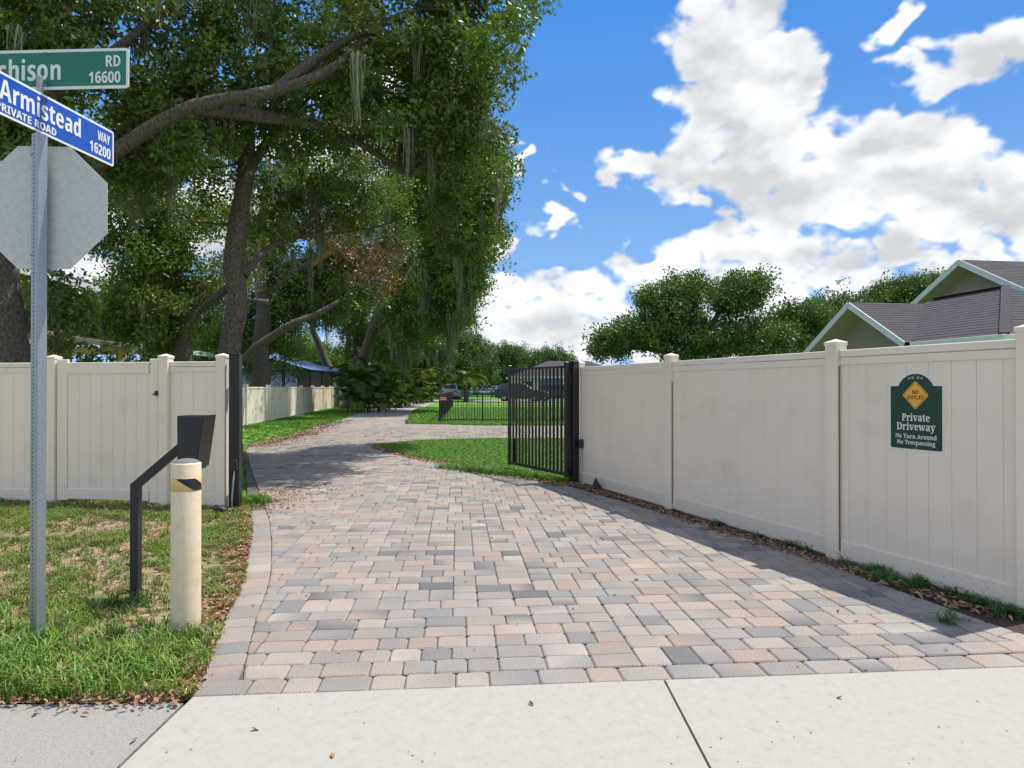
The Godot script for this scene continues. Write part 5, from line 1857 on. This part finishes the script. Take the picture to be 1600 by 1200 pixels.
func make_gabled_house() -> void:
	rng.seed = 61
	# axes of the house: u runs away from the viewer, v to the right
	var u := Vector3(-0.139, 0, -0.990)
	var v := Vector3(0.990, 0, -0.139)
	var up := Vector3.UP
	var R := V(10.2, 17.0, 2.66)                 # foot of the right rake of the low gable
	var C := R - u * 2.74                        # front corner of the eaves
	var t := thing("gabled_house", "grey stucco house with purple grey shingle roofs behind the right fence", "house", Vector3(C.x, 0.1, C.z))
	var L := R + u * 4.3
	var k := 0.60
	var hw := 2.35
	var E := C + u * 7.1                        # far corner
	var walls := MB.new()
	var wi := 0.45
	# body
	var bc := C + u * 3.55 + v * 2.35
	walls.box(Vector3(bc.x, 1.2, bc.z), Vector3(4.7 - wi * 2.0, 2.75, 7.1 - wi * 2.0), 0.01, Basis(v, up, -u))
	part(walls, "wall", M.stucco, t)
	# low gable wall
	var gm := MB.new()
	var apex := R + u * 2.15 + up * 2.15 * k
	var GT := Transform3D(Basis(-u, up, -v), (R + u * 2.15) + v * 0.5)
	gm.prism(PackedVector2Array([Vector2(-2.0, -2.6), Vector2(2.0, -2.6), Vector2(2.0, 0.02), Vector2(0, 2.0 * k - 0.03), Vector2(-2.0, 0.02)]), GT, -0.1, 0.12)
	part(gm, "gable_wall", M.stucco, t)
	# roofs: main hip, left slope and front slope
	var H := C + u * hw + v * hw + up * hw * k
	var H2 := E - u * hw + v * hw + up * hw * k
	var roof := MB.new()
	var vl := apex + v * 2.15
	roof_plane(roof, [C, H, vl, R])
	roof_plane(roof, [H, H2, vl])
	roof_plane(roof, [C + v * hw * 2.0, H, C])
	roof_plane(roof, [C + v * hw * 2.0, E + v * hw * 2.0, H2, H])
	var rf := part(roof, "roof", M.shingle, t)
	# hip cap
	var hip := MB.new()
	hip.col = Color(0.8, 0.8, 0.85)
	beam(hip, C + up * 0.02, H + up * 0.03, 0.03, 0.2)
	beam(hip, H + up * 0.03, H2 + up * 0.03, 0.03, 0.2)
	part(hip, "ridge_cap", M.shingle, rf)
	# low gable roof, its ridge running in to the main slope
	var over := 0.25
	var run := apex + v * 2.15
	var gr := MB.new()
	roof_plane(gr, [R - v * over, apex - v * over, run, R + v * 0.02])
	roof_plane(gr, [apex - v * over, L - v * over, L + v * 0.02, run])
	var grp := part(gr, "gable_roof", M.shingle, t)
	var fm := MB.new()
	beam(fm, apex - v * (over + 0.01) - up * 0.07, R - v * (over + 0.01) - up * 0.07 - u * 0.06, 0.17, 0.035)
	part(fm, "fascia", M.fascia, grp)
	fm = MB.new()
	beam(fm, apex - v * (over + 0.01) - up * 0.07, L - v * (over + 0.01) - up * 0.07 + u * 0.12 - up * 0.06, 0.17, 0.035)
	part(fm, "fascia", M.fascia, grp)
	fm = MB.new()
	for s in [R, L]:
		var q: Vector3 = s
		fm.quad(apex - v * over - up * 0.16, q - v * over - up * 0.16, q + v * 0.42 - up * 0.16, apex + v * 0.42 - up * 0.16)
	part(fm, "soffit", M.soffit, grp)
	# eaves
	fm = MB.new()
	beam(fm, R - up * 0.09 - v * 0.03, C - up * 0.09 - v * 0.03, 0.18, 0.05)
	part(fm, "gutter", M.fascia, t)
	fm = MB.new()
	beam(fm, C - up * 0.09 - u * -0.0 - v * 0.03, C + v * 4.7 - up * 0.09, 0.18, 0.05)
	part(fm, "gutter", M.fascia, t)
	fm = MB.new()
	fm.quad(C - up * 0.17, R - up * 0.17, R + v * 0.5 - up * 0.17, C + v * 0.5 - up * 0.17)
	fm.quad(C - up * 0.171, C + v * 4.7 - up * 0.171, C + v * 4.7 + u * 0.5 - up * 0.171, C + u * 0.5 - up * 0.171)
	part(fm, "soffit", M.soffit, t)
	# upper storey
	var A2 := V(14.96, 22.0, 5.73)
	var hw2 := 4.0
	var k2 := 0.55
	var R2 := A2 - u * hw2 - up * hw2 * k2
	var L2 := A2 + u * hw2 - up * hw2 * k2
	var um := MB.new()
	um.prism(PackedVector2Array([Vector2(-3.7, -5.5), Vector2(3.7, -5.5), Vector2(3.7, -3.7 * k2 - 0.02), Vector2(0, -0.03), Vector2(-3.7, -3.7 * k2 - 0.02)]), Transform3D(Basis(-u, up, -v), A2 + v * 0.45), -6.0, 0.1)
	part(um, "upper_wall", M.stucco, t)
	var ur := MB.new()
	roof_plane(ur, [R2 - v * 0.2, A2 - v * 0.2, A2 + v * 7.0, R2 + v * 7.0])
	roof_plane(ur, [A2 - v * 0.2, L2 - v * 0.2, L2 + v * 7.0, A2 + v * 7.0])
	var urp := part(ur, "upper_roof", M.shingle, t)
	for s in [R2, L2]:
		fm = MB.new()
		beam(fm, A2 - v * 0.21 - up * 0.08, s - v * 0.21 - up * 0.08, 0.19, 0.035)
		part(fm, "fascia", M.fascia, urp)
		fm = MB.new()
		var q: Vector3 = s
		fm.quad(A2 - v * 0.2 - up * 0.17, q - v * 0.2 - up * 0.17, q + v * 0.42 - up * 0.17, A2 + v * 0.42 - up * 0.17)
		part(fm, "soffit", M.soffit, urp)

func simple_house(called: String, label: String, c: Vector3, size: Vector3, yaw: float, rise: float, wall: Material, roof: Material, over := 0.4) -> Node3D:   # hip roof
	var t := thing(called, label, "house", c)
	t.rotation.y = yaw
	var mb := MB.new()
	mb.box(Vector3(0, size.y * 0.5, 0), size, 0.02)
	lpart(mb.mesh(), "wall", wall, t)
	var a := size.x * 0.5 + over
	var b := size.z * 0.5 + over
	var y := size.y
	var q := [Vector3(-a, y, b), Vector3(a, y, b), Vector3(a, y, -b), Vector3(-a, y, -b)]
	var r0 := Vector3(-a + b, y + rise, 0)
	var r1 := Vector3(a - b, y + rise, 0)
	mb = MB.new()
	roof_plane(mb, [q[0], q[1], r1, r0], 0.4, 1.0)
	roof_plane(mb, [q[2], q[3], r0, r1], 0.4, 1.0)
	roof_plane(mb, [q[1], q[2], r1], 0.4, 1.0)
	roof_plane(mb, [q[3], q[0], r0], 0.4, 1.0)
	lpart(mb.mesh(), "roof", roof, t)
	for e in [[Vector3(0, y - 0.09, b), Vector3(a * 2, 0.18, 0.05)], [Vector3(-a, y - 0.09, 0), Vector3(0.05, 0.18, b * 2)], [Vector3(a, y - 0.09, 0), Vector3(0.05, 0.18, b * 2)]]:
		mb = MB.new()
		mb.box(e[0], e[1], 0.01)
		lpart(mb.mesh(), "fascia", M.fascia, t)
	return t

func add_window(t: Node3D, c: Vector3, w: float, h: float) -> void:     # on the front face, own coordinates
	var mb := MB.new()
	mb.box(c, Vector3(w + 0.14, h + 0.14, 0.06), 0.01)
	var f := lpart(mb.mesh(), "window_frame", M.fascia, t)
	mb = MB.new()
	mb.box(c + Vector3(0, 0, 0.028), Vector3(w, h, 0.012), 0.002)
	lpart(mb.mesh(), "pane", M.glass_dark, f)

func make_buildings() -> void:
	make_gabled_house()
	rng.seed = 66
	# white house beyond the lawn
	var h := simple_house("white_house", "low white house with a long grey hip roof across the lawn", V(6.9, 82.0, 0.3), Vector3(14.0, 2.5, 9.0), 0.05, 2.0, M.white_wall, M.shingle)
	for x in [-5.4, -0.2, 2.4, 5.0]:
		add_window(h, Vector3(x, 1.35, 4.52), 1.3, 1.2)
	var dm := MB.new(); dm.box(Vector3(-3.6, 1.05, 4.53), Vector3(0.95, 2.1, 0.06), 0.01)
	lpart(dm.mesh(), "door", M.blue_panel, h)
	var bm := MB.new(); bm.box(Vector3(-2.2, 1.1, 4.7), Vector3(1.9, 2.2, 0.3), 0.02)
	lpart(bm.mesh(), "blue_shutter", M.blue_panel, h)
	h = simple_house("far_house", "far white house half hidden among the distant trees", V(-4.2, 128.0, 0.3), Vector3(13.0, 2.6, 7.0), 0.0, 1.8, M.white_wall, M.shingle)
	for x in [-3.5, 0.0, 3.5]:
		add_window(h, Vector3(x, 1.4, 3.52), 1.3, 1.2)
	h = simple_house("orange_house", "terracotta orange house behind the pool enclosure and oaks", V(-23.6, 80.0, 0.3), Vector3(3.6, 5.4, 3.4), 0.1, 1.2, M.orange_wall, M.shingle)
	for x in [-0.8, 0.9]:
		add_window(h, Vector3(x, 3.9, 1.72), 0.8, 1.2)
	# tan two-storey house at the left with its porch
	var t := simple_house("tan_house", "tan two storey house with a porch behind the left fence", V(-19.7, 18.0, 0.25), Vector3(11.0, 4.6, 7.0), 0.0, 1.8, M.tan_wall, M.shingle, 0.55)
	add_window(t, Vector3(4.0, 1.4, 3.52), 1.2, 1.3)
	add_window(t, Vector3(2.0, 3.4, 3.52), 1.1, 1.1)
	# porch: lean-to roof, beam, posts (own coordinates: house centre at -19.2, 0.3, -25.6)
	var mb := MB.new()
	roof_plane(mb, [Vector3(5.52, 2.95, -2.0), Vector3(8.45, 2.57, -2.0), Vector3(8.45, 2.57, -7.0), Vector3(5.52, 2.95, -7.0)], 0.3, 0.8)
	var pr := lpart(mb.mesh(), "porch_roof", M.shingle, t)
	mb = MB.new()
	beam(mb, Vector3(5.52, 2.84, -1.97), Vector3(8.47, 2.46, -1.97), 0.16, 0.05)
	lpart(mb.mesh(), "fascia", M.soffit, pr)
	mb = MB.new()
	mb.box(Vector3(8.47, 2.48, -4.5), Vector3(0.06, 0.16, 5.0), 0.01)
	lpart(mb.mesh(), "fascia", M.fascia, pr)
	mb = MB.new()
	mb.box(Vector3(6.9, 2.36, -2.2), Vector3(2.7, 0.2, 0.16), 0.01)
	lpart(mb.mesh(), "beam", M.tan_wall, t)
	for x in [7.8]:
		mb = MB.new()
		mb.box(Vector3(x, 1.13, -2.2), Vector3(0.17, 2.26, 0.17), 0.01)
		lpart(mb.mesh(), "porch_post", M.tan_wall, t)
	mb = MB.new(true)
	mb.tube([Vector3(8.4, 2.4, -2.0), Vector3(8.2, 2.25, -2.0), Vector3(7.95, 2.05, -2.05), Vector3(7.95, 0.0, -2.05)], [0.04, 0.04, 0.04, 0.04], 8)
	lpart(mb.mesh(), "downpipe", M.fascia, t)
	# pool enclosure
	var pc := V(-17.4, 42.5, 0.3)
	t = thing("pool_enclosure", "dark framed pool enclosure with a blue grey screen roof", "enclosure", pc)
	var hw := 5.9
	var hl := 4.5
	for z in [-hl, -hl * 0.5, 0.0, hl * 0.5, hl]:
		mb = MB.new()
		for s in [-1.0, 1.0]:
			beam(mb, Vector3(s * hw, 0, z), Vector3(s * hw, 2.2, z), 0.08, 0.08, Vector3.BACK)
			beam(mb, Vector3(s * hw, 2.2, z), Vector3(0, 3.8, z), 0.09, 0.08)
		lpart(mb.mesh(), "frame", M.black, t)
	for x in [-4.4, -2.9, -1.5, 0.0, 1.5, 2.9, 4.4]:
		mb = MB.new()
		beam(mb, Vector3(x, 0, hl), Vector3(x, 3.8 - absf(x) * 1.6 / hw, hl), 0.08, 0.08, Vector3.BACK)
		lpart(mb.mesh(), "upright", M.black, t)
	for s in [-1.0, 1.0]:
		mb = MB.new()
		beam(mb, Vector3(s * hw, 2.2, -hl), Vector3(s * hw, 2.2, hl), 0.1, 0.08)
		beam(mb, Vector3(s * hw * 0.5, 3.0, -hl), Vector3(s * hw * 0.5, 3.0, hl), 0.06, 0.06)
		lpart(mb.mesh(), "purlin", M.black, t)
		mb = MB.new()
		mb.quad(Vector3(s * hw, 2.24, -hl), Vector3(s * hw, 2.24, hl), Vector3(0, 3.85, hl), Vector3(0, 3.85, -hl))
		lpart(mb.mesh(), "roof_screen", M.blue_panel, t)
		mb = MB.new()
		mb.quad(Vector3(s * hw, 0, -hl), Vector3(s * hw, 0, hl), Vector3(s * hw, 2.2, hl), Vector3(s * hw, 2.2, -hl))
		lpart(mb.mesh(), "side_screen", M.screen, t)
	mb = MB.new()
	beam(mb, Vector3(-hw, 2.2, hl), Vector3(hw, 2.2, hl), 0.1, 0.08)
	lpart(mb.mesh(), "beam", M.black, t)
	mb = MB.new()
	mb.quad(Vector3(-hw, 0, hl - 0.01), Vector3(hw, 0, hl - 0.01), Vector3(hw, 2.2, hl - 0.01), Vector3(-hw, 2.2, hl - 0.01))
	lpart(mb.mesh(), "front_screen", M.screen, t)
	# utility pedestal, pillar, far rail fence
	var g := G(565, 640)
	t = thing("utility_pedestal", "small tilted grey green utility pedestal at the hedge", "utility box", on(g))
	mb = MB.new()
	mb.box(on(g, 0.27), Vector3(0.24, 0.62, 0.2), 0.02, Basis(Vector3.BACK, 0.12))
	part(mb, "cabinet", M.utility, t)
	mb = MB.new()
	mb.box(on(g, 0.6) + Vector3(-0.04, 0, 0), Vector3(0.26, 0.05, 0.22), 0.015, Basis(Vector3.BACK, 0.12))
	part(mb, "lid", M.utility, t)
	var pg := V(-8.6, 76.0, 0.3)
	t = thing("masonry_pillar", "pale square pillar at the far bend of the drive", "pillar", pg)
	mb = MB.new(); mb.box(Vector3(0, 0.6, 0), Vector3(1.3, 1.2, 1.3), 0.03)
	lpart(mb.mesh(), "shaft", M.white_wall, t)
	mb = MB.new(); mb.box(Vector3(0, 1.25, 0), Vector3(1.5, 0.1, 1.5), 0.03)
	lpart(mb.mesh(), "coping", M.white_wall, t)
	t = thing("rail_fence", "dark wooden rail fence at the far end of the drive", "fence", V(-5.0, 80.0, 0.3))
	for i in 9:
		mb = MB.new(); mb.box(Vector3(-2.8 + i * 1.8, 0.55, 0), Vector3(0.12, 1.1, 0.12), 0.01)
		lpart(mb.mesh(), "post", M.wood, t)
	for y in [0.5, 0.95]:
		mb = MB.new(); mb.box(Vector3(4.4, y, 0.08), Vector3(14.6, 0.14, 0.04), 0.008)
		lpart(mb.mesh(), "rail", M.wood, t)

# ---------------------------------------------------------------- cars
func car(label: String, paint: Material, at: Vector3, yaw: float, tall := 1.68) -> void:    # nose towards +x
	var t := thing("parked_car", label, "car", at, "cars parked beyond the lawn")
	t.rotation.y = yaw
	var mb := MB.new()
	var low := PackedVector2Array([Vector2(-2.25, 0.32), Vector2(-1.85, 0.28), Vector2(1.9, 0.28), Vector2(2.3, 0.34), Vector2(2.36, 0.62), Vector2(2.26, 0.84), Vector2(1.9, 0.95), Vector2(1.05, 1.03), Vector2(-2.1, 1.06), Vector2(-2.3, 0.95), Vector2(-2.36, 0.6)])
	var mids := [[-0.92, 0.0], [-0.86, 0.06]]
	mb.prism(low, Transform3D.IDENTITY, -0.86, 0.86)
	var inner := PackedVector2Array()
	for p in low: inner.append(Vector2(p.x * 0.985, 0.3 + (p.y - 0.3) * 0.94))
	mb.prism(inner, Transform3D.IDENTITY, -0.92, 0.92)
	lpart(mb.mesh(), "body", paint, t)
	# cabin: a tapered box
	mb = MB.new()
	var bt := [Vector3(-2.15, 1.0, 0.84), Vector3(1.2, 1.0, 0.84), Vector3(1.2, 1.0, -0.84), Vector3(-2.15, 1.0, -0.84)]
	var tp := [Vector3(-1.85, tall, 0.62), Vector3(0.25, tall, 0.62), Vector3(0.25, tall, -0.62), Vector3(-1.85, tall, -0.62)]
	for i in 4:
		var j := (i + 1) % 4
		mb.quad(bt[i], bt[j], tp[j], tp[i])
	mb.quad(tp[0], tp[1], tp[2], tp[3])
	lpart(mb.mesh(), "cabin", paint, t)
	var pane := func(a: Vector3, b: Vector3, c: Vector3, d: Vector3, called: String) -> void:
		var m := MB.new()
		var n := (b - a).cross(c - a).normalized() * 0.006
		m.quad(a + n, b + n, c + n, d + n)
		m.quad(d, c, c + n, d + n)
		lpart(m.mesh(), called, M.glass_dark, t)
	for s in [1.0, -1.0]:
		for w in [[0.08, 0.34], [0.37, 0.63], [0.66, 0.93]]:
			var pts := []
			for q in [[w[0], 0.12], [w[1], 0.12], [w[1], 0.86], [w[0], 0.86]]:
				var x0 := lerpf(-2.15, 1.2, q[0]); var x1 := lerpf(-1.85, 0.25, q[0])
				pts.append(Vector3(lerpf(x0, x1, q[1]), lerpf(1.0, tall, q[1]), s * lerpf(0.84, 0.62, q[1])))
			if s > 0: pane.call(pts[0], pts[1], pts[2], pts[3], "side_window")
			else: pane.call(pts[1], pts[0], pts[3], pts[2], "side_window")
	pane.call(Vector3(1.1, 1.06, 0.72), Vector3(1.1, 1.06, -0.72), Vector3(0.33, tall - 0.06, -0.56), Vector3(0.33, tall - 0.06, 0.56), "windscreen")
	pane.call(Vector3(-2.1, 1.1, -0.7), Vector3(-2.1, 1.1, 0.7), Vector3(-1.89, tall - 0.08, 0.56), Vector3(-1.89, tall - 0.08, -0.56), "rear_window")
	for x in [-1.42, 1.42]:
		for s in [-1.0, 1.0]:
			var m := MB.new(true)
			var c := Vector3(x, 0.33, s * 0.82)
			m.tube([c - Vector3(0, 0, 0.1), c - Vector3(0, 0, 0.08), c + Vector3(0, 0, 0.08), c + Vector3(0, 0, 0.1)], [0.29, 0.33, 0.33, 0.29], 20)
			var w := lpart(m.mesh(), "wheel", M.tyre, t)
			m = MB.new(true)
			m.tube([c + Vector3(0, 0, s * 0.09), c + Vector3(0, 0, s * 0.112)], [0.2, 0.17], 14)
			lpart(m.mesh(), "rim", M.car_silver, w)
	for s in [-1.0, 1.0]:
		var m := MB.new(); m.box(Vector3(2.27, 0.75, s * 0.66), Vector3(0.12, 0.14, 0.34), 0.03)
		lpart(m.mesh(), "headlight", M.lamp_glass, t)
		m = MB.new(); m.box(Vector3(-2.3, 0.86, s * 0.7), Vector3(0.1, 0.22, 0.2), 0.03)
		lpart(m.mesh(), "tail_light", M.tail, t)

func make_cars() -> void:
	car("dark blue estate car parked beyond the black iron gate", M.car_dark, V(0.85, 60.0, 0.3), -0.2, 1.6)
	car("dark car standing beside the blue estate in front of the white house", M.car_dark, V(4.6, 62.5, 0.3), -0.1, 1.5)
	car("silver car seen from behind at the end of the drive", M.car_silver, V(-5.9, 70.0, 0.3), 1.35, 1.6)
	car("pale blue car in front of the far white house", M.car_pale, V(-4.6, 108.0, 0.3), 0.0, 1.5)
	car("white car right of the pale blue one before the far house", M.car_silver, V(-1.6, 109.0, 0.3), 0.1, 1.5)

# ---------------------------------------------------------------- all
func _ready() -> void:
	# camera, sky, sun, exposure
	var cam := Camera3D.new()
	cam.name = "camera"
	add_child(cam)
	cam.position = Vector3(0, EYE, 0)
	cam.rotation.x = atan(6.0 / F)
	cam.fov = rad_to_deg(2.0 * atan(600.0 / F))
	cam.near = 0.05
	cam.far = 1500.0
	cam.current = true
	var env := Environment.new()
	env.background_mode = Environment.BG_SKY
	var sky := Sky.new()
	var pano := PanoramaSkyMaterial.new()
	pano.panorama = make_sky()
	pano.energy_multiplier = 1.0
	sky.sky_material = pano
	env.sky = sky
	env.tonemap_mode = Environment.TONE_MAPPER_LINEAR
	env.tonemap_exposure = 1.24
	env.sdfgi_enabled = true
	env.ssao_enabled = true
	env.ssil_enabled = true
	var we := WorldEnvironment.new()
	we.name = "environment"
	we.environment = env
	add_child(we)
	var sun := DirectionalLight3D.new()
	sun.name = "sun"
	add_child(sun)
	sun.look_at_from_position(Vector3.ZERO, Vector3(-0.75, -1.83, 0.32))
	sun.light_energy = 1.45
	sun.light_angular_distance = 0.55
	sun.light_color = Color(1.0, 0.972, 0.93)
	sun.shadow_enabled = true
	make_materials()
	make_ground()
	make_buildings()
	make_fences()
	make_gates()
	make_low_fence()
	make_signs()
	make_furniture()
	make_trees()
	make_palms()
	make_cover()
	make_cars()
